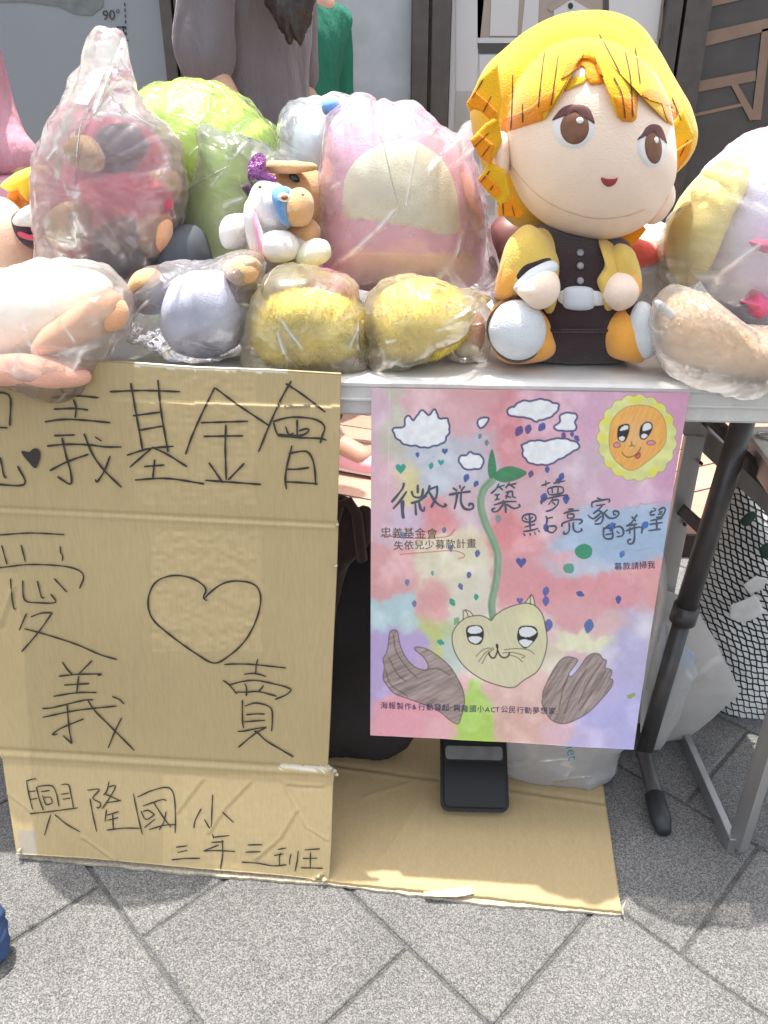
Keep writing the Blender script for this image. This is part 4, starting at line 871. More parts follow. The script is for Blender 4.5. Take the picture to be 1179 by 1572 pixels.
# cat-faced heart
ht = sm([(754, 953), (760, 945), (775, 935), (795, 928), (810, 926), (822, 930), (832, 942), (837, 960), (840, 985), (835, 1010), (825, 1030), (805, 1043), (787, 1055), (760, 1050), (735, 1040), (712, 1022), (698, 1000), (694, 978), (700, 962), (715, 949), (735, 945), (748, 949)], 160)
for ear in ([(711, 952), (711, 938), (715, 936), (722, 939), (727, 946)], [(804, 928), (812, 917), (816, 912), (819, 917), (822, 932)]):
    paint(inpoly(ear), (222, 214, 190)); paint(linem(ear, 1.3), (58, 44, 44))
paint(inpoly(ht), (216, 208, 172), 1, tex=.07, ang=1.3, seed=7)
paint(np.exp(-(((gx - 815) / 22) ** 2 + ((gy - 952) / 16) ** 2)) * inpoly(ht), (232, 228, 180), .8, tex=.1, ang=.8)
paint(linem(cl(ht.tolist()), 1.4), (58, 44, 44)); paint(linem([(714, 937), (717, 941), (719, 947)], 1.3), (58, 44, 44)); paint(linem([(815, 914), (814, 920), (814, 928)], 1.3), (58, 44, 44))
eyepair([(716, 968), (720, 962), (735, 961), (741, 966), (742, 978), (738, 988), (731, 990), (722, 987), (718, 980)], [[(718, 967), (724, 962.5), (736, 962.5), (740, 970), (730, 973.5), (720, 972)], [(719, 980), (726, 977.5), (738, 979), (739, 983), (732, 988.5), (723, 986)]])
eyepair([(795, 973), (799, 963), (812, 961), (822, 964), (825, 975), (818, 986), (807, 995), (799, 990), (795, 982)], [[(797, 970), (801, 964), (812, 962.5), (821, 966), (823, 972), (812, 978), (801, 977)], [(797, 985), (804, 982), (818, 985), (812, 992), (806, 993.5), (799, 989)]])
for l_, w in (([(763.5, 992), (763.5, 1000), (760, 1009), (755, 1010), (751, 1005), (751, 1002)], 2.4), ([(764, 999), (768, 1007), (774, 1010), (780, 1008), (782, 1003)], 2.4), ([(763, 990.5), (763.5, 994)], 4)): paint(linem(smooth_open(l_, 2), w), (62, 50, 48))
for l_ in ([(753, 995), (742, 998), (731, 1008)], [(757, 995), (745, 1003), (735, 1016)], [(758, 997), (748, 1005), (740, 1019)], [(774, 998), (795, 996), (812, 998), (820, 1004)], [(772, 1003), (785, 1002), (800, 1005), (806, 1008), (801, 1010)], [(782, 1006), (793, 1009), (802, 1016)]): paint(linem(smooth_open(l_, 3), 1.1), (60, 48, 44))
# crayon hands
BR = (172, 156, 148)
h1 = sm([(596, 990), (597, 978), (599, 970), (604, 967.5), (610, 970), (613, 985), (618, 1000), (628, 1015), (640, 1025), (655, 1028), (657, 1020), (650, 1008), (640, 1000), (636, 995), (641, 993), (655, 996), (670, 1005), (690, 1022), (703, 1042), (711, 1060), (713, 1080), (708, 1100), (703, 1111), (690, 1105), (675, 1093), (655, 1083), (625, 1072), (605, 1065), (592, 1050), (588, 1040), (590, 1025), (588, 1012), (593, 1003)], 200)
h2 = sm([(833, 1072), (834, 1060), (843, 1040), (852, 1024), (862, 1012), (872, 1008), (886, 1012), (885, 1018), (876, 1030), (873, 1036), (878, 1038), (890, 1025), (900, 1010), (910, 1003), (920, 1004), (925, 1011), (931, 1014), (929, 1022), (930, 1026), (938, 1028), (939, 1035), (936, 1041), (941, 1045), (938, 1056), (925, 1072), (905, 1092), (885, 1104), (865, 1111), (850, 1108), (840, 1098), (832, 1080)], 200)
for hp, an, sd_ in ((h1, -.45, 31), (h2, -1.0, 37)):
    mk = inpoly(hp); paint(mk, BR, .95, tex=.55, ang=an, tscale=(1 / 26., 1 / 2.4), seed=sd_); paint(mk, (120, 100, 92), .22, tex=1.0, ang=an + .7, tscale=(1 / 30., 1 / 2.4), seed=sd_ + 2); paint(linem(cl(hp.tolist()), 1.6), (98, 78, 72), .8)
for l_ in ([(604, 975), (608, 1000), (625, 1025), (640, 1040)], [(597, 1010), (610, 1035), (622, 1045)], [(592, 1030), (600, 1052), (625, 1068)], [(655, 1028), (672, 1026), (690, 1036)], [(900, 1028), (880, 1060), (866, 1095)], [(923, 1018), (903, 1048), (888, 1080)], [(930, 1030), (910, 1062), (890, 1090)], [(872, 1038), (864, 1060), (858, 1090)]): paint(linem(smooth_open(l_, 4), 2.2), (98, 74, 66), .6)
paint(linem(smooth_open([(588, 822), (630, 826), (672, 825), (690, 822), (698, 812)], 3), 1.5), (200, 90, 80), .9)
paint(linem(smooth_open([(614, 851), (660, 847), (695, 845), (712, 850), (712, 855), (704, 857)], 3), 1.5), (215, 100, 90), .9)
for l_ in ([(951, 778), (957, 780), (962, 774)], [(964, 777), (970, 779), (976, 774), (984, 774)], [(976, 772), (990, 774), (1016, 770)]): paint(linem(smooth_open([(965 + (a - 951) * .7, b) for a, b in l_], 2), 1.1), (200, 140, 130), .7)
paint(linem(smooth_open([(945, 840), (952, 843), (958, 848), (966, 843), (980, 845), (1000, 840)], 2), 1.1), (160, 160, 160), .6)
# gentle fold marks keep their own lighter line
paint(linem([(598, 600), (596, 760)], 1.2), (236, 225, 220), .5)
ps = thing('poster', "watercolour poster with a sprouting cat-faced heart and smiling sun, hung from the table", 'poster')
DR = FW[None] + RT[None] * ((gx - W / 2) / F)[:, None] - UP[None] * ((gy - H / 2) / F)[:, None]; tt = (-.01 - CAM[1]) / DR[:, 1]
for _ in range(4):
    PP = CAM + DR * tt[:, None]; X_, Z_ = PP[:, 0], PP[:, 2]
    yy_ = -.010 - .012 * np.maximum(0, .70 - Z_) + .004 * np.sin((X_ - .05) * 9) * (.74 - Z_) * 2 + .012 * np.maximum(0, (X_ - .22) / .1) ** 2 * np.maximum(0, .72 - Z_)
    tt = (yy_ - CAM[1]) / DR[:, 1]
PP = CAM + DR * tt[:, None]
PP[:, 1] += .0022 * (fbm(PP, 13, 3) - .5) * 2 + .0012 * (vnoise(PP * [3, 1, .6], 14, 5) - .5)
M['paper'] = mat('painted_paper', (.8, .8, .8, 1), rough=.75, spec=.25, attr='paint', bump=.2, bscale=260, bdist=.0008)
C = np.clip(C, 0, .95)
grid_sheet('paper_sheet', PP, PU, PV, C, M['paper'], ps, np.array([0, .0005, 0]))
PG = PP.reshape(PV, PU, 3)
def paper_pt(a, b, off=0):
    """point of the rippled sheet seen at photo pixel (a, b), lifted 0.4 mm"""
    v = (b - 597) / 540.0
    for _ in range(4):
        l_ = 570 - v * 1.5; u = (a - l_) / (rightx(b) - l_); yt_ = 597 + 6 * u; yb2 = 1128 + 23 * u; v = (b - yt_) / (yb2 - yt_)
    fu = min(max(u, 0), .9999) * (PU - 1); fv = min(max(v, 0), .9999) * (PV - 1); i, j = int(fu), int(fv); fu -= i; fv -= j
    p = (PG[j, i] * (1 - fu) + PG[j, i + 1] * fu) * (1 - fv) + (PG[j + 1, i] * (1 - fu) + PG[j + 1, i + 1] * fu) * fv
    return p + np.array([0, -.0004, .0001])
M['brush'] = mat('slate_grey_brush_pen', L(84, 90, 104), rough=.7); M['pen_brown'] = mat('brown_ink_pen', L(98, 84, 66), rough=.7); M['pen_navy'] = mat('navy_ink_pen', L(48, 44, 92), rough=.7)
a1 = (590, 720, .1866); a2 = (740, 720, .1357); a3 = (880, 740, .1442)
TITLE = {
 '微': (a1, 3.0, [[(160, 112), (150, 160), (60, 272)], [(185, 182), (130, 260), (72, 325)], [(275, 128), (275, 200)], [(225, 180), (240, 225), (290, 235), (312, 215), (318, 160)], [(218, 280), (280, 265), (350, 220)], [(255, 285), (258, 330), (262, 380)], [(285, 270), (300, 330), (325, 345), (330, 310)], [(372, 132), (365, 180), (320, 235)], [(370, 170), (440, 140)], [(435, 145), (430, 220), (385, 318)], [(365, 185), (420, 270), (480, 310), (510, 298), (490, 288)]]),
 '光': (a1, 3.0, [[(620, 130), (625, 160)], [(563, 155), (600, 180)], [(662, 140), (630, 180)], [(530, 213), (620, 195), (710, 182)], [(600, 205), (590, 270), (575, 330)], [(632, 195), (630, 270), (655, 320), (700, 333), (732, 315), (725, 285), (697, 288), (700, 305)]]),
 '築': (a2, 2.4, [[(190, 160), (165, 215), (100, 275)], [(175, 205), (255, 178)], [(190, 195), (235, 235)], [(310, 150), (265, 215)], [(290, 185), (390, 160)], [(320, 180), (370, 215)], [(140, 290), (200, 285)], [(175, 290), (165, 345)], [(140, 350), (200, 335)], [(265, 265), (340, 250), (345, 310), (385, 320)], [(300, 255), (270, 335)], [(260, 300), (330, 320)], [(130, 405), (260, 370), (390, 365)], [(235, 350), (262, 400), (268, 495)], [(245, 390), (180, 470), (125, 480), (115, 450), (150, 440)], [(275, 395), (360, 445), (430, 420), (410, 395)]]),
 '夢': (a2, 2.2, [[(668, 185), (770, 148)], [(720, 125), (720, 190)], [(805, 158), (940, 130)], [(870, 110), (865, 165)], [(740, 220), (830, 195), (910, 205), (915, 260), (850, 280), (760, 285), (740, 225)], [(790, 215), (795, 270)], [(860, 205), (855, 265)], [(675, 395), (670, 350), (760, 325), (900, 295), (960, 300), (950, 340)], [(800, 330), (750, 400)], [(790, 350), (860, 345), (850, 400), (790, 455), (720, 475)], [(790, 365), (825, 400)]]),
 '點': (a2, 2.3, [[(450, 570), (470, 525), (540, 505), (600, 520), (605, 570), (560, 595), (490, 595), (452, 572)], [(480, 545), (510, 575)], [(575, 535), (550, 565)], [(535, 510), (545, 690)], [(480, 655), (600, 620)], [(465, 705), (560, 690), (635, 665)], [(470, 725), (485, 755)], [(540, 720), (548, 750)], [(590, 705), (605, 740)], [(635, 685), (650, 710)], [(720, 525), (735, 570), (725, 620)], [(735, 555), (800, 540)], [(735, 640), (745, 700), (800, 715), (840, 670), (820, 640), (750, 645)]]),
 '亮': (a2, 2.3, [[(970, 455), (1030, 450), (1010, 475)], [(920, 500), (1000, 475), (1100, 465)], [(975, 500), (965, 550), (1030, 550), (1035, 510), (980, 505)], [(910, 650), (905, 615), (1010, 575), (1120, 570), (1125, 600), (1090, 620)], [(985, 600), (985, 690), (950, 730), (920, 725), (930, 700)], [(1030, 595), (1035, 680), (1080, 710), (1130, 690), (1115, 670)]]),
 '家': (a3, 2.4, [[(250, 165), (300, 185)], [(200, 270), (200, 215), (280, 195), (385, 180), (375, 215)], [(240, 250), (340, 235)], [(310, 245), (270, 290), (210, 335)], [(270, 300), (310, 330), (315, 390), (290, 440), (225, 445)], [(290, 330), (210, 390), (155, 350)], [(300, 360), (230, 420)], [(365, 290), (320, 330)], [(330, 330), (380, 380), (450, 375), (485, 330), (460, 305), (425, 310), (430, 345), (455, 340)]]),
 '的': (a3, 2.4, [[(380, 450), (330, 500)], [(325, 480), (320, 560), (345, 600), (410, 600), (420, 550), (400, 490), (330, 490)], [(340, 560), (415, 545)], [(445, 435), (430, 490)], [(440, 480), (500, 470), (535, 520), (520, 570), (460, 580)], [(460, 520), (490, 545)]]),
 '希': (a3, 2.4, [[(620, 365), (665, 415)], [(680, 345), (620, 430), (560, 470)], [(570, 465), (680, 445)], [(555, 520), (640, 490), (730, 480), (725, 545)], [(600, 480), (600, 550)], [(650, 440), (650, 600), (630, 650), (590, 655), (580, 620), (615, 605)]]),
 '望': (a3, 2.4, [[(850, 275), (880, 290)], [(810, 325), (880, 300)], [(835, 300), (820, 350), (870, 345)], [(905, 300), (960, 270), (980, 300), (940, 370), (880, 375)], [(910, 320), (950, 315)], [(900, 345), (945, 335)], [(820, 410), (950, 385)], [(810, 450), (950, 430)], [(885, 400), (890, 510)], [(800, 515), (930, 500)]]),
}
for ch, (z, w, sts) in TITLE.items(): strokes('brush_character', [(*z, sts)], paper_pt, w * 1.22, M['brush'], ps)
strokes('brush_character', [(*a1, [[(150, 255), (150, 350), (158, 405)]])], paper_pt, 5.5, M['brush'], ps)
psurf = paper_pt
text_on('pen_lettering', [(c, 584 + i * 17.5, 824 + i * .3, 17.5, -1) for i, c in enumerate('忠義基金會')], psurf, M['pen_brown'], ps)
text_on('pen_lettering', [(c, 604 + i * 16, 843 - i * .5, 15.5, 1) for i, c in enumerate('失依兒少募款計畫')], psurf, M['pen_brown'], ps)
text_on('pen_lettering', [(c, 943 + i * 12.6, 874 - i * .6, 12.5, 2) for i, c in enumerate('募款請掃我')] + [(':', 970, 882, 8, 90)], psurf, M['pen_navy'], ps)
x = 584; chars = []
for i, c in enumerate('海報製作&行動發起:興隆國小ACT公民行動夢想家:'):
    w = {':': 5, '&': 9, 'A': 8.5, 'C': 7.5, 'T': 8}.get(c, 12.2); chars.append((c, x, 1087 + (x - 584) * .035, 11.5 if w > 10 else 11, 0)); x += w
text_on('pen_lettering', chars, psurf, M['pen_navy'], ps)

# ------------------------------------------------------------------ things under the table
sc_ = thing('black_device', 'black rounded device with glossy panel and grey display strip, below the poster', 'device')
M['blk'] = mat('black_gloss_panel', (.008, .008, .008, 1), rough=.3, spec=.3); M['blk2'] = mat('black_satin_plastic', (.012, .012, .012, 1), rough=.45, spec=.3); M['disp'] = mat('grey_display_window', (.16, .165, .16, 1), rough=.15, coat=.5, var=.25, vscale=30)
bx, by = onZ(728, 1250, .012)[0], onZ(728, 1250, .012)[1]
def rr(name, w, h, t, r, m, loc, rot, par, y0=0):
    bm = bmesh.new(); pts = []
    for cx, cy, a0 in ((w / 2 - r, h / 2 - r, 0), (-w / 2 + r, h / 2 - r, 90), (-w / 2 + r, -h / 2 + r, 180), (w / 2 - r, -h / 2 + r, 270)):
        for k in range(7): w_ = R(a0 + k * 15); pts.append((cx + r * math.cos(w_), cy + r * math.sin(w_)))
    vb = [bm.verts.new((x, y + y0, 0)) for x, y in pts]; f = bm.faces.new(vb); ex = bmesh.ops.extrude_face_region(bm, geom=[f])
    for v in ex['geom']:
        if isinstance(v, bmesh.types.BMVert): v.co.z += t
    bmesh.ops.recalc_face_normals(bm, faces=bm.faces)
    bmesh.ops.bevel(bm, geom=[e for e in bm.edges if abs(e.verts[0].co.z - e.verts[1].co.z) < 1e-6], offset=t * .25, segments=2, affect='EDGES')
    me = bpy.data.meshes.new(name); bm.to_mesh(me); bm.free(); me.materials.append(m); o = put(bpy.data.objects.new(name, me), par); o.location = loc; o.rotation_euler = rot; return o
tl_ = (R(38), 0, R(2)); 
rr('housing', .112, .135, .022, .013, M['blk2'], (0, 0, 0), (0, 0, 0), sc_, y0=.0675)
rr('front_panel', .100, .070, .003, .009, M['blk'], (0, 0, .0215), (0, 0, 0), sc_, y0=.041)
rr('display', .096, .022, .003, .006, M['disp'], (0, 0, .0215), (0, 0, 0), sc_, y0=.091)
sc_.location = (bx, by + .002, .014); sc_.rotation_euler = tl_

M['brown_cloth'] = mat('dark_brown_fabric', L(62, 48, 46), rough=.95, var=.2, vscale=8, sheen=.2); M['black_cloth'] = mat('black_fabric_bag', (.028, .026, .03, 1), rough=.8, var=.3, vscale=10)
bg_ = thing('black_bag', 'tall black fabric bag with a brown jacket folded over its top, between sign and poster', 'bag')
blob('bag_body', [(470, 850), (500, 815), (560, 800), (620, 820), (640, 900), (640, 1100), (600, 1155), (540, 1160), (490, 1170), (450, 1160), (450, 950)], .16, .06, M['black_cloth'], bg_, lump=(.012, 12), crease=(.004, 14), n=100, rings=24, zmin=.012)
blob('jacket', [(485, 770), (505, 762), (530, 766), (545, 785), (562, 782), (572, 800), (566, 830), (540, 860), (520, 900), (508, 960), (480, 980), (470, 880)], .10, .03, M['brown_cloth'], bg_, lump=(.008, 14), crease=(.004, 20), n=90, rings=20)
tube('strap', [onY(a, b, .07) for a, b in ((505, 900), (508, 820), (520, 775), (535, 770), (548, 790), (556, 860))], .008, M['brown_cloth'], bg_)

M['whitebag'] = film('milky_white_plastic', haze=.86, edge=.1, gloss=.6, rough=.2, scale=9, strength=.5, hazecol=(.93, .94, .95), streak=.2)
wb = thing('shopping_bag', 'white plastic bag with teal printed letters, slumped on the cardboard right of the black device', 'bag')
blob('bag_body', [(780, 1100), (840, 1080), (920, 1090), (965, 1130), (950, 1165), (930, 1222), (925, 1224), (860, 1212), (795, 1200), (772, 1170)], .13, .035, M['whitebag'], wb, tb=.03, lump=(.008, 14), crease=(.011, 13), n=150, rings=36, round_=False, zmin=.011, seed=4)
M['teal'] = mat('teal_print', L(60, 130, 140), rough=.5)
text_on('printed_lettering', [('net', 868, 1140, 22, -80)], lambda a, b: onY(a, b, .13 - .062), M['teal'], wb, jitter=0)
M['tote'] = film('white_nonwoven_plastic', haze=.9, edge=.1, gloss=.3, rough=.35, scale=7, strength=.3, hazecol=(.92, .92, .90), seed=2., streak=.1)
wt = thing('tote_bag', 'large pale grey-white carrier bag with a handle strap leaning behind the right table leg', 'bag')
blob('bag_body', [(985, 925), (1012, 900), (1060, 925), (1096, 985), (1133, 1062), (1060, 1128), (1005, 1168), (960, 1175), (930, 1120), (955, 980)], .24, .025, M['tote'], wt, lump=(.004, 9), crease=(.004, 9), n=140, rings=30, round_=False, zmin=.012, seed=6)
blob('inner_bag', [(1003, 965), (1020, 955), (1045, 975), (1068, 1030), (1062, 1040), (1040, 1100), (1010, 1150), (985, 1150), (985, 1020)], .19, .03, M['tote'], wt, lump=(.004, 9), crease=(.004, 12), n=110, rings=24, zmin=.03, seed=9, round_=False)
hs_ = [onY(a, b, .17) for a, b in ((985, 1060), (1003, 985), (1016, 920), (1014, 870), (1008, 840))]
V = []; Fc = []
for i, p in enumerate(hs_): V += [p + [-.009, 0, 0], p + [.009, 0, 0], p + [.009, .0015, 0], p + [-.009, .0015, 0]]
for i in range(len(hs_) - 1):
    for j in range(4): Fc.append((4 * i + j, 4 * i + (j + 1) % 4, 4 * i + 4 + (j + 1) % 4, 4 * i + 4 + j))
mesh_obj('handle', V, Fc, M['tote'], wt)
blob('blue_contents', [(995, 985), (1010, 976), (1030, 985), (1058, 1000), (1062, 1012), (1040, 1015), (1000, 1000)], .205, .02, M['blue'], wt, n=40, rings=8, lump=(.003, 40))

# netted laundry bag: white cloth under a black cord net
nb_ = thing('netted_bag', 'white bag covered in black netting with a paper tag, under the aluminium table', 'bag')
M['netcloth'] = mat('white_bag_cloth', (.82, .82, .8, 1), rough=.8, var=.1, vscale=14)
M['cord'] = mat('black_net_cord', (.012, .014, .013, 1), rough=.7)
NO = [(1128, 740), (1150, 742), (1230, 800), (1260, 900), (1250, 1080), (1200, 1150), (1120, 1140), (1075, 1118), (1062, 1040), (1068, 930), (1092, 820)]
nbb = blob('bag_cloth', NO, .40, .10, M['netcloth'], nb_, lump=(.008, 12), crease=(.004, 12), n=120, rings=40, seed=3)
me = nbb.data; co = np.empty(len(me.vertices) * 3, np.float32); me.vertices.foreach_get('co', co); co = co.reshape(-1, 3)
from mathutils.bvhtree import BVHTree
bvh = BVHTree.FromPolygons([tuple(map(float, c)) for c in co], [tuple(p.vertices) for p in me.polygons])
def hit(px, py):
    d = Vector(ray(px, py)).normalized(); h = bvh.ray_cast(Vector(CAM), d)
    return h[0], h[1]
V = []; Fc = []
def cordline(fn, ts):
    prev = None
    for t in ts:
        x, y = fn(t); p, n_ = hit(x, y)
        if p is None: prev = None; continue
        p = p + n_ * .0006 * (1 if n_.dot(Vector(CAM) - p) > 0 else -1)
        if prev is not None:
            d = (p - prev)
            if d.length < .03 and d.length > 1e-5:
                s = d.normalized().cross((Vector(CAM) - p).normalized()) * .0015; w = (Vector(CAM) - p).normalized() * .0013; b = len(V)
                V.extend([prev - s, prev + w, prev + s, p - s, p + w, p + s]); Fc.extend([(b, b + 1, b + 4, b + 3), (b + 1, b + 2, b + 5, b + 4)])
        prev = p
for k in range(-34, 34):
    cordline(lambda t, k=k: (1120 + k * 9.5 + .25 * t + 5.0 * math.sin(t * .03 + k * .12) + .7 * math.sin(t * .3 + k * 2.1), 940 + t), np.arange(-210, 220, 3.2))
    cordline(lambda t, k=k: (1120 + t, 940 + k * 9.5 + .32 * t + 5.0 * math.sin(t * .04 + k * .1) + .7 * math.sin(t * .33 + k * 1.7)), np.arange(-70, 130, 3.2))
o = mesh_obj('net', V, Fc, M['cord'], nb_, smooth=False); o['kind'] = 'stuff'
blob('paper_tag', [(1122, 930), (1160, 912), (1174, 940), (1140, 958), (1120, 950)], .285, .003, M['table'], nb_, n=40, rings=6, lump=(.003, 30), round_=False)
blob('label', [(1140, 898), (1160, 884), (1178, 888), (1172, 905), (1150, 912)], .29, .002, M['table'], nb_, n=34, rings=4, round_=False)
for q in ([(1136, 800), (1152, 785), (1162, 790), (1146, 808)], [(1165, 845), (1180, 832), (1192, 842), (1176, 858)]): blob('patch', q, .29, .005, mat('dark_green_patch', (.01, .04, .03, 1), rough=.6), nb_, n=20, rings=4)

dn = thing('denim_bag', 'dark blue denim cloth bundle at the left edge on the paving', 'cloth')
blob('cloth', [(-70, 1385), (-30, 1388), (-8, 1402), (4, 1430), (10, 1450), (-6, 1474), (-70, 1486)], -.26, .025, mat('blue_denim', L(60, 84, 130), rough=.9, var=.3, vscale=60), dn, lump=(.005, 40), crease=(.007, 35), n=110, rings=30)

# ------------------------------------------------------------------ plush toys and bags on the table
FZ = TZ + .0012
def bagfilm(o_pts, Y, T, haze, name='plastic_bag', parent=None, seed=0, amp=.007, sc=13, tb=None, n=190, rings=54, **kw):
    hz = kw.pop('hz', dict())
    m = film('clear_polybag', haze=haze * 1.5 + .05, seed=float(seed) * 1.3, **hz)
    return blob(name, o_pts, Y, T, m, parent, tb=tb, n=n, rings=rings, lump=(amp * .8, 9), crease=(amp, sc), zmin=FZ, seed=seed, ymin_clamp=.002, folds=True, **kw)
def bag(label, pts, Y, T, haze, **kw):
    o = bagfilm(pts, Y, T, haze, **kw); tag(o, label, 'plastic bag', 'clear plastic bags around the plush toys'); return o
def toy(name, label, cat='plush toy'): return thing(name, label, cat, 'plush toys on the table' if cat == 'plush toy' else None)
def B(name, pts, Y, T, m, par, **kw):
    kw.setdefault('lump', (.005, 17)); kw.setdefault('n', 64); kw.setdefault('rings', 14)
    return blob(name, pts, Y, T, m if not isinstance(m, str) else M[m], par, zmin=kw.pop('zmin', FZ + .001), ymin_clamp=.002, **kw)
def furry(o, m, par, n=9000, ln=.0042, seed=1):
    me = o.data; rng = np.random.RandomState(seed); F_ = [p for p in me.polygons]; ar = np.array([p.area for p in F_]); pick = rng.choice(len(F_), n, p=ar / ar.sum()); V = []; Fc = []
    co = [v.co for v in me.vertices]
    for k_, fi in enumerate(pick):
        p = F_[fi]; vs_ = p.vertices; w = rng.dirichlet(np.ones(len(vs_))); q = sum((co[v] * float(a) for v, a in zip(vs_, w)), Vector((0, 0, 0)))
        d = (p.normal + Vector(rng.randn(3)) * .45 + Vector((0, 0, -.35))).normalized(); t_ = d.cross(Vector(rng.randn(3))).normalized() * .0007; L_ = ln * rng.uniform(.6, 1.2)
        b = len(V); V += [q - t_, q + t_, q + d * L_ * .6 + t_ * .6, q + d * L_ + Vector((0, 0, -L_ * .25))]; Fc += [(b, b + 1, b + 2), (b, b + 2, b + 3)]
    o2 = mesh_obj('fur', V, Fc, m, par, smooth=False); o2['kind'] = 'stuff'; return o2
def ell(cx, cy, rx, ry, a=0, n=14):
    a = R(a); return [(cx + rx * math.cos(w) * math.cos(a) - ry * math.sin(w) * math.sin(a), cy + rx * math.cos(w) * math.sin(a) + ry * math.sin(w) * math.cos(a)) for w in np.linspace(0, 2 * math.pi, n, endpoint=False)]

# far left
t = toy('peach_cushion', 'smooth peach cushion toy cut off by the left edge of the photo', 'cushion')
B('cushion_body', [(-90, 330), (-20, 305), (10, 310), (40, 345), (58, 400), (60, 460), (40, 500), (-90, 500)], .24, .09, 'peach2', t)
t = toy('yellow_haired_plush', 'small plush with yellow felt tufts and a white sole, wedged beside the tied bag')
B('hair', [(2, 285), (20, 270), (35, 262), (70, 258), (75, 300), (62, 322), (44, 312), (34, 320), (12, 310), (16, 295)], .30, .03, 'orange', t, round_=True); B('hair', [(4, 284), (22, 268), (38, 260), (72, 258), (72, 300), (60, 316), (48, 306), (40, 292), (20, 296)], .285, .03, mat('yellow_felt', L(252, 214, 60), rough=.9, sheen=.3), t)
B('foot', [(24, 335), (45, 316), (70, 312), (80, 345), (78, 370), (50, 380), (28, 365)], .24, .035, 'dark', t); B('sole', [(27, 336), (45, 318), (72, 312), (80, 335), (76, 347), (50, 348), (30, 346)], .225, .03, 'white', t)
B('stripe', [(26, 352), (50, 360), (80, 355), (80, 364), (52, 368), (30, 362)], .215, .012, 'rose', t); B('leg', [(30, 365), (78, 365), (82, 440), (40, 440)], .26, .03, mat('mustard_plush', L(240, 200, 110), rough=.9), t)

# tall tied bag with a bear inside
t = toy('bear_plush', 'maroon and rose bear plush with tan ears inside the tall knotted bag')
B('body', [(110, 250), (140, 195), (190, 175), (235, 200), (262, 260), (262, 340), (240, 400), (190, 430), (110, 425), (80, 380), (90, 300)], .22, .075, 'maroon', t)
B('chest', [(120, 280), (200, 262), (258, 290), (255, 330), (200, 335), (130, 320)], .165, .035, 'rose', t)
B('snout', [(150, 200), (200, 190), (225, 225), (200, 260), (150, 255)], .155, .02, 'dark', t)
B('ear', [(104, 220), (118, 206), (140, 210), (160, 240), (150, 262), (120, 258), (108, 245)], .135, .03, 'tan', t); B('ear', [(225, 268), (262, 262), (276, 285), (262, 310), (236, 302)], .185, .025, 'tan', t)
B('paw', [(76, 330), (95, 310), (122, 312), (132, 340), (122, 372), (95, 380), (78, 362)], .13, .035, 'tan', t); B('paw', [(214, 330), (240, 320), (262, 335), (262, 375), (240, 392), (218, 380)], .165, .025, 'peach', t)
B('foot', [(150, 352), (185, 340), (212, 350), (216, 395), (190, 425), (150, 420), (140, 385)], .155, .035, 'dark', t)
bag('tall clear plastic bag with a twisted upright neck and a bear inside', [(146, 40), (167, 38), (190, 47), (186, 70), (184, 92), (194, 115), (192, 130), (205, 145), (221, 165), (246, 190), (266, 225), (277, 280), (278, 320), (266, 365), (246, 412), (201, 435), (111, 435), (82, 425), (75, 360), (71, 300), (73, 230), (95, 180), (118, 140), (118, 112), (134, 95), (135, 65)], .19, .105, .19, seed=2, amp=.007, sc=16, hz=dict(edge=0.25, gloss=.75, strength=.55, scale=12), c=(168, 285), n=230, rings=60, neck=(190, .42))
kn = bpy.data.objects[-1] if False else None

# lime cushion
t = toy('green_cushion', 'big lime green cushion plush in glossy film, behind the tall tied bag', 'cushion')
B('cushion_body', [(205, 170), (215, 145), (250, 130), (300, 125), (350, 140), (400, 182), (424, 215), (440, 300), (430, 420), (350, 470), (250, 470), (200, 380), (190, 250)], .40, .14, 'lime', t, lump=(.006, 8), crease=(.003, 12), n=120, rings=34)
bag('glossy film wrapped tightly round the lime green cushion', [(202, 165), (215, 140), (250, 125), (300, 120), (352, 136), (404, 178), (430, 212), (446, 300), (440, 420), (350, 474), (250, 474), (194, 380), (184, 250)], .40, .146, -.02, seed=5, amp=.004, sc=18, hz=dict(edge=0.04, gloss=.7, streak=.45, scale=30))
bag('loose empty clear bag crumpled in front of the lime cushion', [(310, 195), (350, 205), (420, 230), (480, 250), (478, 320), (470, 400), (400, 430), (300, 425), (288, 340), (300, 290), (306, 240)], .26, .05, .08, seed=7, amp=.008, sc=14, hz=dict(edge=0.15, gloss=.8))
t = toy('dark_plush', 'small charcoal plush squeezed between the tied bag and the donkey')
B('body', [(255, 360), (290, 345), (315, 370), (318, 420), (260, 440), (240, 410)], .20, .05, mat('charcoal_plush', L(88, 92, 98), rough=.95), t)

# donkey and tan plush with a glitter bow
t = toy('tan_plush', 'tan plush with a dark eye and purple glitter bow, behind the white donkey plush')
B('head', [(415, 262), (440, 250), (475, 252), (498, 280), (498, 330), (470, 360), (430, 345), (412, 300)], .22, .05, 'tan', t); B('ear', [(408, 252), (430, 246), (480, 248), (486, 262), (450, 268), (412, 264)], .17, .02, 'tan', t)
M['glit'] = mat('purple_glitter', L(176, 110, 180), rough=.25, metal=.6, var=.8, vscale=300, bump=1., bscale=400)
bo = B('bow', [(380, 262), (384, 245), (398, 235), (408, 242), (409, 262), (424, 272), (420, 286), (404, 282), (392, 276), (382, 278)], .145, .012, M['glit'], t)
M['eye'] = mat('glossy_dark_eye', (.01, .02, .02, 1), rough=.15); M['eyew'] = mat('embroidered_white', (.8, .8, .78, 1), rough=.7); M['eyeb'] = mat('embroidered_brown', L(150, 100, 70), rough=.8)
B('eye', ell(452, 273, 10, 6, 35), .165, .006, M['eye'], t, n=24, rings=5, lump=(0, 1))
B('arm', [(440, 345), (470, 335), (490, 355), (480, 385), (450, 375)], .17, .03, 'tan', t)
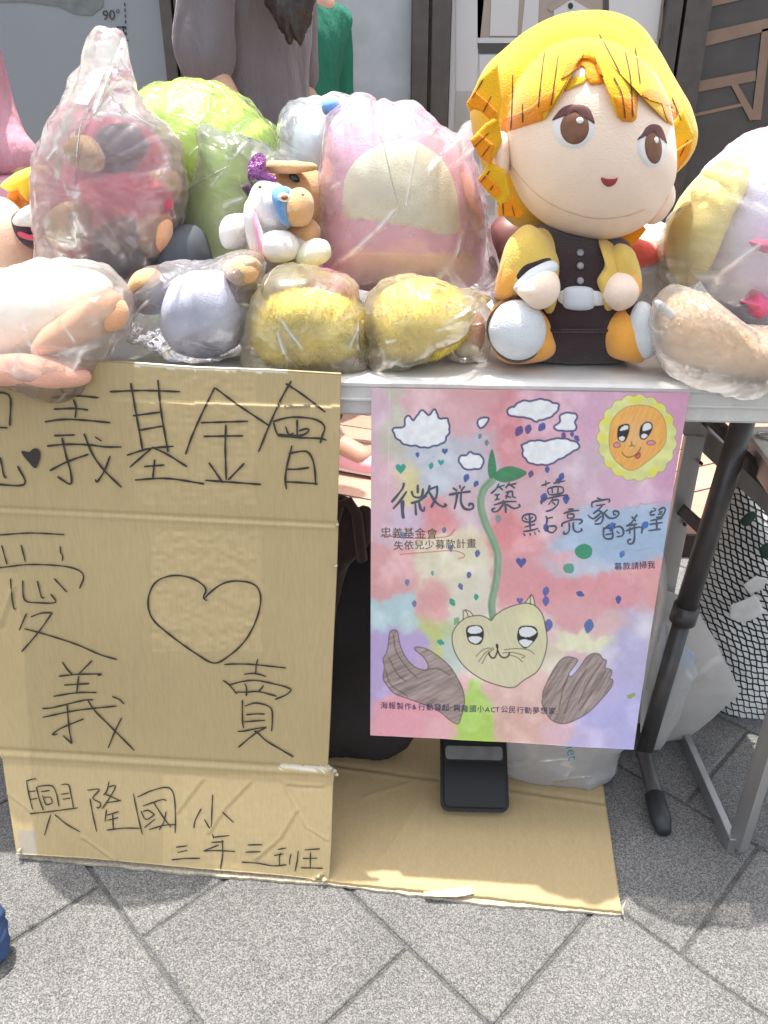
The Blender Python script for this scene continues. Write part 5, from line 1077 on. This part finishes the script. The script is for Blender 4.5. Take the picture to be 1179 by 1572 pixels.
t = toy('donkey_plush', 'white donkey plush with pink lined ear, blue mask and tan muzzle')
B('body', [(390, 350), (425, 345), (465, 360), (490, 385), (480, 415), (430, 425), (390, 410), (380, 375)], .16, .04, 'white', t)
B('head', [(386, 290), (400, 275), (420, 278), (442, 296), (450, 330), (440, 352), (412, 356), (392, 340), (382, 315)], .145, .045, 'white', t)
B('mask', [(418, 288), (445, 288), (450, 320), (450, 344), (438, 346), (425, 325)], .115, .035, 'blue', t); B('muzzle', [(442, 296), (460, 288), (476, 300), (480, 325), (470, 345), (448, 346), (438, 330)], .13, .045, 'tan', t)
B('eye', ell(436, 303, 10, 7, 10), .078, .006, M['eyew'], t, n=24, rings=5, lump=(0, 1)); B('pupil', ell(437, 303, 5.5, 4.5), .074, .006, M['eyeb'], t, n=20, rings=5, lump=(0, 1)); B('nostril', ell(465, 299, 2.5, 1.6), .085, .004, M['eye'], t, n=12, rings=3, lump=(0, 1)); B('ear_patch', ell(399, 287, 3, 3), .104, .004, M['eyeb'], t, n=12, rings=3, lump=(0, 1))
e = B('ear', [(374, 315), (382, 303), (390, 310), (398, 340), (408, 375), (408, 400), (396, 402), (384, 385), (376, 350)], .095, .014, 'white', t); B('ear_lining', [(389, 318), (394, 330), (402, 360), (409, 385), (408, 400), (400, 398), (394, 365)], .088, .012, 'pink', t)
B('leg', [(342, 345), (352, 332), (375, 330), (384, 350), (376, 375), (352, 380), (343, 365)], .14, .035, 'white', t); B('leg', [(405, 360), (440, 355), (458, 378), (450, 398), (420, 402), (402, 390)], .10, .03, 'white', t); B('arm', [(455, 390), (475, 370), (500, 372), (505, 395), (480, 410), (460, 408)], .11, .025, 'cream', t)
B('mane', [(371, 285), (384, 278), (390, 290), (384, 302), (377, 298)], .14, .012, 'dark', t)

# hazy bluish bag behind
t = toy('pale_blue_plush', 'pale blue-white plush seen through a clear bag behind the pink bag')
B('body', [(455, 200), (480, 165), (530, 150), (560, 180), (560, 330), (450, 330)], .36, .08, plush('ice_white_plush', L(218, 228, 234)), t); B('patch', [(496, 160), (518, 155), (520, 172), (500, 176)], .275, .02, 'blue', t)
bag('clear bag with long vertical creases, between the green shirt and the pink bag', [(438, 190), (442, 168), (460, 152), (500, 146), (540, 145), (575, 180), (575, 340), (470, 345), (425, 300), (432, 225), (440, 210)], .36, .10, .16, seed=9, amp=.008, sc=17, hz=dict(edge=0.17, gloss=.9, tint=(.94, .97, 1)))

# big pink bag
t = toy('pink_plush', 'large pink plush with a cream tummy patch inside a clear bag, centre of the table')
B('body', [(505, 190), (545, 160), (600, 160), (650, 178), (700, 215), (722, 260), (742, 330), (742, 410), (720, 440), (640, 455), (540, 440), (490, 410), (486, 330), (496, 240)], .27, .10, 'pink', t, n=110, rings=30, lump=(.004, 12))
def drape(name, pts, base, m, par, off=.004, n=60, rings=8, back=.012, puff=.002, c=None, round_=True, soft_above=-1):
    """soft applique following the surface of another part"""
    bases = base if isinstance(base, list) else [base]
    bvs = [BVHTree.FromPolygons([tuple(v.co) for v in b_.data.vertices], [tuple(p.vertices) for p in b_.data.polygons]) for b_ in bases]; out = smooth_closed(pts, n) if round_ else linear_closed(pts, n); c = out.mean(0) if c is None else np.array(c, float)
    def hitp(q, lift):
        d = Vector(ray(*q)).normalized(); h = (None, None, None, 1e9)
        for bv in bvs:
            h2 = bv.ray_cast(Vector(CAM), d)
            if h2[0] is not None and h2[3] < h[3]: h = h2
        if h[0] is None:
            return None
        return h[0] - d * lift
    V = []; ok = {}
    rs = np.linspace(0, 1, rings + 1)[1:]
    V.append(hitp(c, off + puff)); last = V[0]
    for r in rs:
        for p in out:
            q = c + (p - c) * r; lift = off * (1 - r ** (6 if q[1] > soft_above else 1.6)) + puff * (1 - r ** 2) + (.0004 if r < 1 else -.002); h = hitp(q, lift)
            rr_ = r
            while h is None and rr_ > .3: rr_ -= .03; h = hitp(c + (p - c) * rr_, -.002)
            V.append(h if h is not None else last)
    Fc = [(0, 1 + (i + 1) % n, 1 + i) for i in range(n)]
    for j in range(len(rs) - 1):
        a = 1 + j * n
        for i in range(n): Fc.append((a + i, a + (i + 1) % n, a + n + (i + 1) % n, a + n + i))
    return mesh_obj(name, V, Fc, m if not isinstance(m, str) else M[m], par)
pb = [c for c in t.children][0]
drape('tummy_patch', [(522, 300), (530, 262), (560, 230), (600, 214), (640, 215), (680, 240), (702, 285), (710, 340), (706, 360), (680, 362), (640, 352), (600, 346), (560, 340), (525, 334)], pb, 'cream', t, off=.003, n=80, rings=12)
drape('lower_band', [(500, 395), (560, 385), (650, 388), (735, 385), (735, 420), (690, 442), (600, 445), (520, 430)], pb, plush('salmon_plush', L(244, 190, 170)), t, off=.002)
drape('side_patch', [(708, 262), (720, 270), (738, 320), (740, 350), (722, 330), (712, 300)], pb, plush('coral_plush', L(246, 176, 160)), t, off=.003)
bag('big clear bag holding the pink plush, ruffled along its top', [(505, 170), (520, 158), (545, 141), (568, 142), (574, 152), (600, 150), (640, 158), (662, 182), (700, 205), (722, 188), (738, 205), (726, 232), (738, 280), (752, 320), (758, 380), (770, 430), (752, 462), (690, 462), (600, 470), (520, 455), (478, 405), (474, 370), (484, 300), (492, 230)], .255, .122, .10, seed=12, amp=.0055, sc=14, hz=dict(edge=0.20, gloss=.6, strength=.5, scale=12, rough=.2), n=230, rings=60)

# front row left: overhanging bag
t = toy('white_peach_plush', 'white and peach plush in the bag hanging over the table edge at the left')
B('body', [(-90, 440), (0, 425), (80, 410), (150, 420), (175, 450), (150, 500), (60, 540), (-90, 560)], .05, .06, plush('mint_white_plush', L(232, 236, 224)), t, n=80, rings=18)
B('arm', [(52, 530), (80, 500), (130, 465), (165, 445), (192, 470), (190, 500), (150, 520), (80, 545), (55, 545)], -.005, .03, 'peach', t); B('foot', [(-90, 560), (0, 545), (80, 550), (135, 570), (130, 592), (60, 592), (-90, 575)], -.03, .03, plush('salmon_peach_plush', L(240, 180, 155)), t)
bag('milky clear bag slumped over the table edge at the far left', [(-100, 430), (0, 408), (50, 399), (100, 397), (142, 402), (165, 420), (185, 438), (200, 452), (200, 515), (188, 524), (178, 532), (160, 560), (140, 592), (118, 606), (80, 608), (40, 598), (0, 590), (-100, 582)], .01, .075, .15, seed=15, amp=.007, sc=15, hz=dict(edge=0.23, gloss=.6), tb=.09)

t = toy('lavender_plush', 'white-lavender plush with dark purple and tan paws, lying belly out at the table edge')
B('belly', [(250, 470), (262, 440), (290, 420), (340, 418), (370, 440), (378, 490), (365, 528), (320, 545), (275, 540), (252, 510)], .07, .05, 'lav', t)
B('arm', [(200, 450), (225, 430), (265, 438), (268, 465), (245, 482), (215, 480)], .07, .03, 'dark', t); B('paw', [(200, 440), (212, 418), (235, 416), (245, 432), (222, 448), (205, 455)], .055, .03, 'tan', t)
B('arm', [(340, 425), (372, 420), (392, 440), (385, 470), (358, 470)], .075, .03, 'dark', t); B('paw', [(345, 410), (365, 394), (392, 398), (402, 418), (390, 436), (362, 434)], .06, .035, 'tan', t)
bag('small clear bag around the lavender-white plush', [(200, 430), (215, 415), (260, 405), (320, 400), (350, 392), (385, 388), (406, 405), (402, 450), (392, 500), (378, 535), (330, 552), (270, 548), (225, 530), (203, 520), (200, 480)], .07, .062, .10, seed=18, amp=.006, sc=18, hz=dict(edge=0.17, gloss=.8, scale=14))
o = B('care_label', [(318, 512), (335, 505), (345, 525), (330, 535), (312, 527)], .012, .003, M['eyew'], t, n=16, rings=3, lump=(0, 1), round_=False) if False else None

t = toy('yellow_fur_plush', 'fluffy yellow plush lying in the left half of the wide clear bag')
fb_ = B('body', [(386, 500), (395, 470), (430, 450), (480, 445), (530, 460), (562, 490), (562, 525), (530, 550), (470, 560), (415, 550), (390, 528)], .07, .06, 'yfur', t, lump=(.003, 22), n=110, rings=30); furry(fb_, M['yfur'], t)
t = toy('yellow_fur_plush', 'rounder fluffy yellow plush in the right half of the wide clear bag')
fb_ = B('body', [(572, 490), (585, 455), (620, 433), (665, 432), (705, 450), (722, 485), (710, 520), (670, 545), (620, 552), (585, 535)], .08, .06, 'yfur', t, lump=(.003, 22), n=110, rings=30); furry(fb_, M['yfur'], t)
t = toy('rose_plush', 'rose pink plush arm and belly poking up behind the yellow plush')
B('body', [(400, 425), (430, 405), (490, 410), (535, 425), (540, 460), (400, 470)], .15, .035, 'hotpink', t); B('body_patch', [(425, 420), (455, 412), (470, 435), (430, 445)], .10, .02, 'white', t)
bag('clear bag over the left yellow plush', [(372, 520), (382, 480), (398, 440), (420, 412), (450, 406), (500, 415), (540, 430), (565, 470), (575, 520), (572, 556), (520, 572), (440, 574), (378, 565)], .07, .07, .13, seed=21, amp=.007, sc=17, hz=dict(edge=0.20, gloss=.8, scale=13, strength=.5))
bag('clear bag over the right yellow plush, twisted to a point beside the doll', [(556, 470), (570, 445), (610, 428), (665, 426), (700, 440), (735, 448), (757, 456), (740, 472), (720, 498), (690, 525), (650, 556), (600, 568), (565, 560), (560, 510)], .075, .068, .13, seed=24, amp=.006, sc=17, hz=dict(edge=0.20, gloss=.8, scale=13, strength=.5))
t = toy('peach_paw_plush', 'small peach and cream plush between the yellow plush and the big doll')
B('body', [(697, 520), (708, 488), (728, 478), (742, 492), (742, 520), (730, 540), (705, 540)], .12, .03, 'peach', t); B('foot', [(694, 528), (715, 520), (735, 530), (735, 545), (705, 548)], .10, .02, 'cream', t)
bag('small crumpled clear bag left of the doll foot', [(690, 515), (705, 480), (730, 465), (752, 480), (752, 510), (745, 550), (712, 554), (690, 545)], .11, .045, .10, seed=27, amp=.005, sc=22, n=120, rings=30)
t = toy('striped_package', 'brown package with fine stripes in film, half hidden behind the doll', 'package')
blob('package_body', [(752, 350), (800, 330), (820, 400), (810, 470), (758, 470)], .33, .05, mat('brown_stripes', L(128, 84, 80), rough=.4, var=.35, vscale=70, stretch=(.1, 1, 1)), t, n=50, rings=12, zmin=FZ)

# right of the doll
t = toy('coral_plush', 'white and coral plush in film behind the right side of the doll')
B('body', [(930, 400), (960, 360), (1010, 350), (1040, 380), (1040, 470), (940, 480)], .30, .06, 'white', t); B('patch', [(948, 378), (975, 368), (1000, 378), (1012, 398), (980, 412), (955, 405)], .235, .025, plush('coral_red_plush', L(240, 110, 100)), t)
bag('clear bag around the coral and white plush', [(925, 395), (950, 360), (985, 346), (1030, 348), (1052, 380), (1050, 480), (935, 490)], .30, .075, .12, seed=30, amp=.005, sc=18, n=130, rings=36)
t = toy('pastel_plush', 'big lavender-white plush with pink paws and pastel yellow side, at the right edge')
B('body', [(1075, 290), (1110, 235), (1180, 215), (1290, 240), (1320, 400), (1280, 510), (1190, 512), (1120, 480), (1075, 420)], .22, .11, 'lav', t, n=90, rings=22)
B('side', [(1035, 340), (1080, 272), (1130, 235), (1150, 260), (1110, 330), (1075, 420), (1045, 440), (1028, 400)], .20, .07, 'yel', t); B('top', [(1110, 238), (1150, 205), (1200, 196), (1290, 210), (1290, 240), (1180, 240)], .24, .06, 'pink', t)
for q in ([(1150, 370), (1170, 364), (1190, 372), (1192, 388), (1172, 390), (1156, 384)], [(1136, 462), (1150, 456), (1154, 444), (1168, 446), (1180, 458), (1184, 478), (1165, 490), (1152, 482), (1150, 472)]): B('paw', q, .10, .02, 'hotpink', t)
bag('huge clear bag holding the pastel plush at the right edge of the photo', [(1020, 360), (1060, 300), (1100, 252), (1140, 212), (1172, 195), (1240, 190), (1330, 220), (1350, 400), (1300, 545), (1200, 530), (1150, 512), (1090, 470), (1035, 450), (1016, 410)], .20, .13, .09, seed=33, amp=.004, sc=9, hz=dict(edge=0.10, gloss=.5, strength=.35, scale=9, rough=.2), n=220, rings=56)
t = toy('beige_fur_plush', 'furry beige plush inside the low bag beside the doll foot')
fb_ = B('body', [(1012, 492), (1028, 464), (1070, 450), (1110, 480), (1160, 515), (1260, 530), (1260, 585), (1160, 580), (1070, 560), (1024, 540)], .04, .045, 'bfur', t, n=90, rings=24, lump=(.004, 25)); furry(fb_, M['bfur'], t, seed=4)
bag('low clear bag of beige fur spilling over the table edge at the right', [(1004, 500), (1006, 476), (1018, 455), (1050, 440), (1085, 450), (1120, 478), (1165, 505), (1290, 520), (1290, 612), (1200, 606), (1165, 598), (1140, 608), (1100, 606), (1062, 592), (1020, 570), (1010, 545), (1004, 520)], .015, .062, .16, seed=36, amp=.007, sc=15, hz=dict(edge=0.20, gloss=.7, tint=(.98, .96, .93)), tb=.09)

# ------------------------------------------------------------------ the big seated doll (plain generic rag doll in the photo's colours)
D = toy('rag_doll', 'large seated doll with a yellow bob, dark suit, mustard jacket and white soles', 'doll')
M['dskin'] = plush('doll_skin_plush', L(250, 226, 204), var=.03, fuzzy=.6); M['dyel'] = plush('yellow_hair_plush', L(236, 186, 40), var=.10); M['damb'] = plush('amber_hair_plush', L(236, 146, 24), var=.08)
M['dsuit'] = plush('dark_brown_suit_plush', L(62, 48, 50)); M['dmus'] = plush('mustard_jacket_plush', L(226, 192, 96)); M['dora'] = plush('orange_jacket_plush', L(240, 170, 76)); M['dsole'] = plush('white_sole_plush', L(222, 226, 228)); M['stitch'] = mat('dark_stitching', L(92, 60, 40), rough=.8)
HY = .125
dome = B('back_hair', [(893 + (a - 893) * .975, 205 + (b - 205) * .955) for a, b in [(716, 160), (735, 110), (770, 72), (820, 35), (870, 20), (920, 20), (965, 38), (1000, 80), (1030, 130), (1052, 170), (1063, 215), (1050, 250), (1030, 275), (1000, 330), (965, 368), (900, 372), (830, 368), (775, 345), (752, 300), (738, 262), (722, 210)]], HY + .085, .100, M['dyel'], D, tb=.07, n=120, rings=30, lump=(.003, 14), lean=-.16)
head = B('head', [(775, 190), (790, 130), (830, 80), (880, 60), (930, 65), (985, 100), (1015, 150), (1028, 210), (1030, 270), (1012, 310), (985, 345), (940, 366), (895, 366), (850, 352), (812, 322), (790, 285), (776, 240)], HY, .12, M['dskin'], D, n=120, rings=30, lump=(.001, 10), zmin=.76)
B('ear', [(752, 225), (762, 204), (778, 204), (782, 230), (780, 265), (770, 278), (755, 262)], HY - .02, .022, M['dskin'], D); B('ear', [(1010, 300), (1024, 278), (1036, 288), (1036, 312), (1016, 338), (994, 342), (996, 318)], HY - .01, .022, M['dskin'], D)
def lock(pts, m, off=.012, puff=.006, nm='fringe_lock'): return drape(nm, pts, head, m, D, off=off, puff=puff, n=70, rings=10)
fringe = drape('fringe', [(766, 208), (800, 197), (836, 186), (836, 172), (850, 168), (856, 130), (868, 102), (885, 92), (905, 92), (922, 102), (934, 128), (942, 152), (948, 182), (956, 189), (972, 190), (979, 184), (981, 146), (990, 139), (1004, 142), (1018, 160), (1026, 192), (1038, 198), (1052, 200), (1056, 185), (1048, 160), (1026, 122), (998, 78), (962, 42), (918, 26), (870, 26), (822, 42), (784, 72), (752, 118), (746, 160), (750, 205)], [head, dome], M['dyel'], D, off=.008, puff=.004, n=260, rings=30, c=(905, 64), round_=False, soft_above=75)
hb = fringe
def tip(pts, off=.0016): return drape('fringe_tip', pts, [hb, head], M['damb'], D, off=off, puff=.0004, n=70, rings=8, round_=False)
tip([(767, 208), (800, 197), (835, 186), (835, 172), (849, 168), (856, 134), (838, 140), (822, 158), (796, 172), (768, 184)])
tip([(940, 146), (948, 181), (956, 188), (972, 189), (978, 183), (980, 147), (962, 146)])
tip([(982, 147), (991, 140), (1004, 143), (1017, 161), (1026, 191), (1038, 197), (1047, 193), (1044, 170), (1024, 150), (1006, 134), (990, 132), (983, 138)])
tip([(858, 124), (869, 103), (886, 93), (904, 93), (921, 103), (930, 120), (922, 98), (905, 86), (884, 86), (868, 96)])
face_shadow = None
drape('inner_lock', [(898, 100), (920, 108), (932, 126), (925, 130), (906, 132), (896, 118)], [head], M['damb'], D, off=.003, puff=.001, n=50, rings=8, round_=False)
drape('inner_lock', [(862, 132), (880, 116), (905, 118), (898, 128), (866, 142)], [head], M['dyel'], D, off=.002, puff=.001, n=50, rings=8, round_=False)
# side tufts
for pts, m_, yy in (([(716, 160), (735, 120), (765, 95), (772, 150), (765, 185), (748, 178), (735, 165), (720, 172)], 'dyel', 0.075), ([(716, 158), (728, 138), (752, 158), (764, 172), (752, 184), (738, 172), (722, 166)], 'damb', 0.067),
                    ([(722, 215), (745, 190), (766, 178), (770, 215), (754, 250), (740, 240)], 'dyel', 0.085), ([(722, 215), (736, 205), (756, 222), (752, 252), (736, 240)], 'damb', 0.077),
                    ([(734, 275), (752, 248), (775, 262), (785, 300), (770, 318), (750, 298)], 'dyel', 0.085), ([(732, 276), (744, 266), (768, 288), (766, 304), (748, 296)], 'damb', 0.077),
                    ([(762, 318), (790, 300), (805, 330), (798, 335), (764, 332)], 'damb', 0.085),
                    ([(1030, 195), (1048, 168), (1064, 205), (1060, 235), (1040, 262), (1028, 268)], 'dyel', 0.095), ([(1032, 235), (1062, 215), (1056, 240), (1036, 264)], 'damb', 0.085),
                    ([(950, 362), (985, 345), (992, 352), (972, 378), (955, 376)], 'damb', 0.115)):
    B('hair_tuft', pts, yy, .0035 if m_ == 'dyel' else .002, M[m_], D, n=90, rings=10, lump=(.002, 12), k=9, round_=False)
# plain face: oval eyes, small smile
def face(nm, pts, m, off, puff=.0008): return drape(nm, pts, head, m, D, off=off, puff=puff, n=36, rings=5)
for (cx, cy, rx, ry, tl) in ((882, 196, 27, 31, 4), (1003, 226, 16, 31, -6)):
    face('eye_white', ell(cx - 2, cy, rx + 9, ry + 5, tl), M['eyew'], .0012); face('eyelid', [(cx - rx - 12, cy - ry * .3), (cx - rx * .8, cy - ry), (cx, cy - ry - 6), (cx + rx * .9, cy - ry), (cx + rx + 8, cy - ry * .1), (cx + rx * .85, cy - ry + 5), (cx, cy - ry - 1), (cx - rx * .8, cy - ry + 5)], mat('eyelid_thread', L(104, 66, 64), rough=.8), .0018); face('eye', ell(cx, cy, rx, ry, tl), mat('embroidered_dark_brown', L(128, 88, 66), rough=.75, var=.2, vscale=120), .0024); face('eye_shine', ell(cx + rx * .3, cy - ry * .35, rx * .26, ry * .2, tl), M['eyew'], .0036)
face('mouth', [(921, 272), (932, 274), (945, 274), (950, 272), (946, 282), (935, 288), (925, 283)], mat('mouth_felt', L(160, 70, 70), rough=.9), .0015)
for sts in ([(782, 252), (810, 285), (840, 310), (880, 328), (920, 336), (960, 332), (990, 322)],):
    mV = []; mF = []; me = head.data; bvh_h = BVHTree.FromPolygons([tuple(v.co) for v in me.vertices], [tuple(p.vertices) for p in me.polygons])
    def hs2(a, b, off):
        d = Vector(ray(a, b)).normalized(); h = bvh_h.ray_cast(Vector(CAM), d); return (h[0] - d * .0008) if h[0] else Vector(onY(a, b, HY))
    ribbon(mV, mF, sts, 1.3, hs2, 0); mesh_obj('seam', mV, mF, mat('skin_seam', L(226, 196, 172), rough=.9), D)
# hair stitching, short seams only
cap_bv = {}
def seam_on(base_list, pts, w=1.8):
    trees = [BVHTree.FromPolygons([tuple(v.co) for v in b.data.vertices], [tuple(p.vertices) for p in b.data.polygons]) for b in base_list]
    def f(a, b, off):
        d = Vector(ray(a, b)).normalized(); best = None
        for tr in trees:
            h = tr.ray_cast(Vector(CAM), d)
            if h[0] and (best is None or h[3] < best[1]): best = (h[0], h[3])
        return best[0] - d * .0012 if best else Vector(onY(a, b, HY - .09))
    mV = []; mF = []; ribbon(mV, mF, pts, w, f, 0); mesh_obj('hair_seam', mV, mF, M['stitch'], D)
hairs = [c for c in D.children if c.name.split('.')[0] in ('fringe', 'fringe_tip', 'back_hair', 'hair_tuft')]
for pts in ([(725, 150), (742, 122)], [(742, 172), (754, 148)], [(728, 226), (750, 204)], [(740, 240), (752, 224)], [(738, 280), (752, 262)], [(750, 296), (760, 280)], [(772, 312), (773, 330)], [(786, 316), (790, 332)], [(1032, 150), (1046, 185)], [(1044, 240), (1056, 215)], [(802, 160), (802, 188)], [(787, 115), (786, 160), (784, 200)], [(836, 80), (832, 110), (826, 165)], [(857, 84), (852, 120), (846, 162)], [(920, 52), (938, 85), (952, 112)], [(942, 118), (955, 145), (960, 182)], [(975, 72), (980, 105), (983, 128)], [(960, 80), (968, 120), (972, 180)]): seam_on(hairs, pts)
BY = .125
torso = B('torso', [(795, 365), (830, 345), (880, 350), (935, 360), (965, 375), (965, 430), (960, 480), (962, 552), (900, 562), (820, 556), (790, 548), (792, 470), (790, 420)], BY, .075, M['dsuit'], D, n=90, rings=22)
def onto(nm, pts, m, off=.002, base=None, puff=.002, n=48): return drape(nm, pts, base or torso, m, D, off=off, puff=puff, n=n, rings=7)
onto('belt', [(858, 446), (900, 444), (930, 450), (930, 468), (900, 470), (858, 466)], M['dsole'], .002)
onto('buckle', [(866, 442), (910, 442), (911, 474), (866, 473)], mat('pale_grey_felt', L(205, 208, 214), rough=.9), .005)
for cy in (388, 408, 431): onto('button', ell(891, cy, 6, 6), mat('grey_button', L(150, 150, 156), rough=.5), .003, n=20)
onto('collar', [(845, 352), (880, 368), (912, 366), (905, 358), (880, 358), (855, 346)], mat('grey_collar', L(96, 88, 92), rough=.9), .002)
onto('jacket_front', [(805, 352), (832, 345), (850, 365), (856, 410), (858, 450), (850, 480), (838, 482), (828, 460), (800, 440), (785, 400)], M['dmus'], .010)
onto('jacket_front', [(918, 366), (940, 372), (950, 400), (955, 430), (945, 470), (930, 478), (922, 450), (916, 430), (928, 405)], M['dmus'], .010)
B('sleeve', [(772, 400), (785, 365), (810, 345), (838, 362), (858, 400), (856, 440), (830, 450), (790, 456), (764, 455), (766, 425)], 0.070, .035, M['dmus'], D); B('cuff', [(762, 455), (770, 415), (795, 392), (838, 388), (845, 400), (800, 415), (784, 440), (782, 458)], 0.063, .025, M['dora'], D)
B('sleeve_lining', [(782, 425), (800, 396), (835, 388), (848, 400), (820, 425), (790, 440)], 0.053, .02, M['dsuit'], D); B('cuff_band', [(788, 438), (812, 412), (845, 400), (856, 412), (830, 430), (795, 448)], 0.040, .02, M['dsole'], D)
B('hand', [(790, 445), (805, 425), (835, 410), (856, 422), (861, 445), (850, 466), (830, 475), (808, 468)], 0.038, .032, M['dskin'], D)
B('sleeve', [(935, 390), (950, 374), (972, 385), (982, 420), (980, 440), (940, 440), (928, 420)], 0.080, .03, M['dmus'], D); B('cuff', [(928, 430), (948, 416), (975, 420), (984, 445), (970, 462), (940, 458)], 0.065, .026, M['dora'], D)
B('hand', [(921, 448), (928, 428), (948, 418), (970, 424), (980, 445), (972, 468), (950, 478), (930, 468)], 0.058, .03, M['dskin'], D)
B('trouser_leg', [(748, 500), (760, 472), (790, 458), (830, 468), (850, 500), (848, 540), (800, 555), (760, 545)], 0.080, .045, M['dora'], D); B('trouser_leg', [(920, 500), (935, 478), (965, 464), (985, 480), (990, 540), (975, 556), (940, 550), (922, 530)], 0.080, .045, M['dora'], D)
B('ankle_band', ell(793, 507, 46, 47), 0.050, .022, M['dsuit'], D); B('foot', ell(794, 506, 44, 46), 0.043, .030, M['dsole'], D, lump=(.0015, 30))
B('ankle_band', ell(974, 508, 24, 47, 3), 0.063, .022, M['dsuit'], D); B('foot', ell(988, 507, 24, 44, -4), 0.053, .024, M['dsole'], D, lump=(.0015, 30))
onto('sash_fold', [(800, 500), (850, 505), (955, 505), (956, 510), (850, 511), (800, 507)], M['dsuit'], .002)
B('tag', [(1004, 462), (1014, 462), (1036, 480), (1030, 492), (1012, 478)], 0.008, .0015, M['eyew'], D, n=20, rings=3, lump=(0, 1), round_=True)
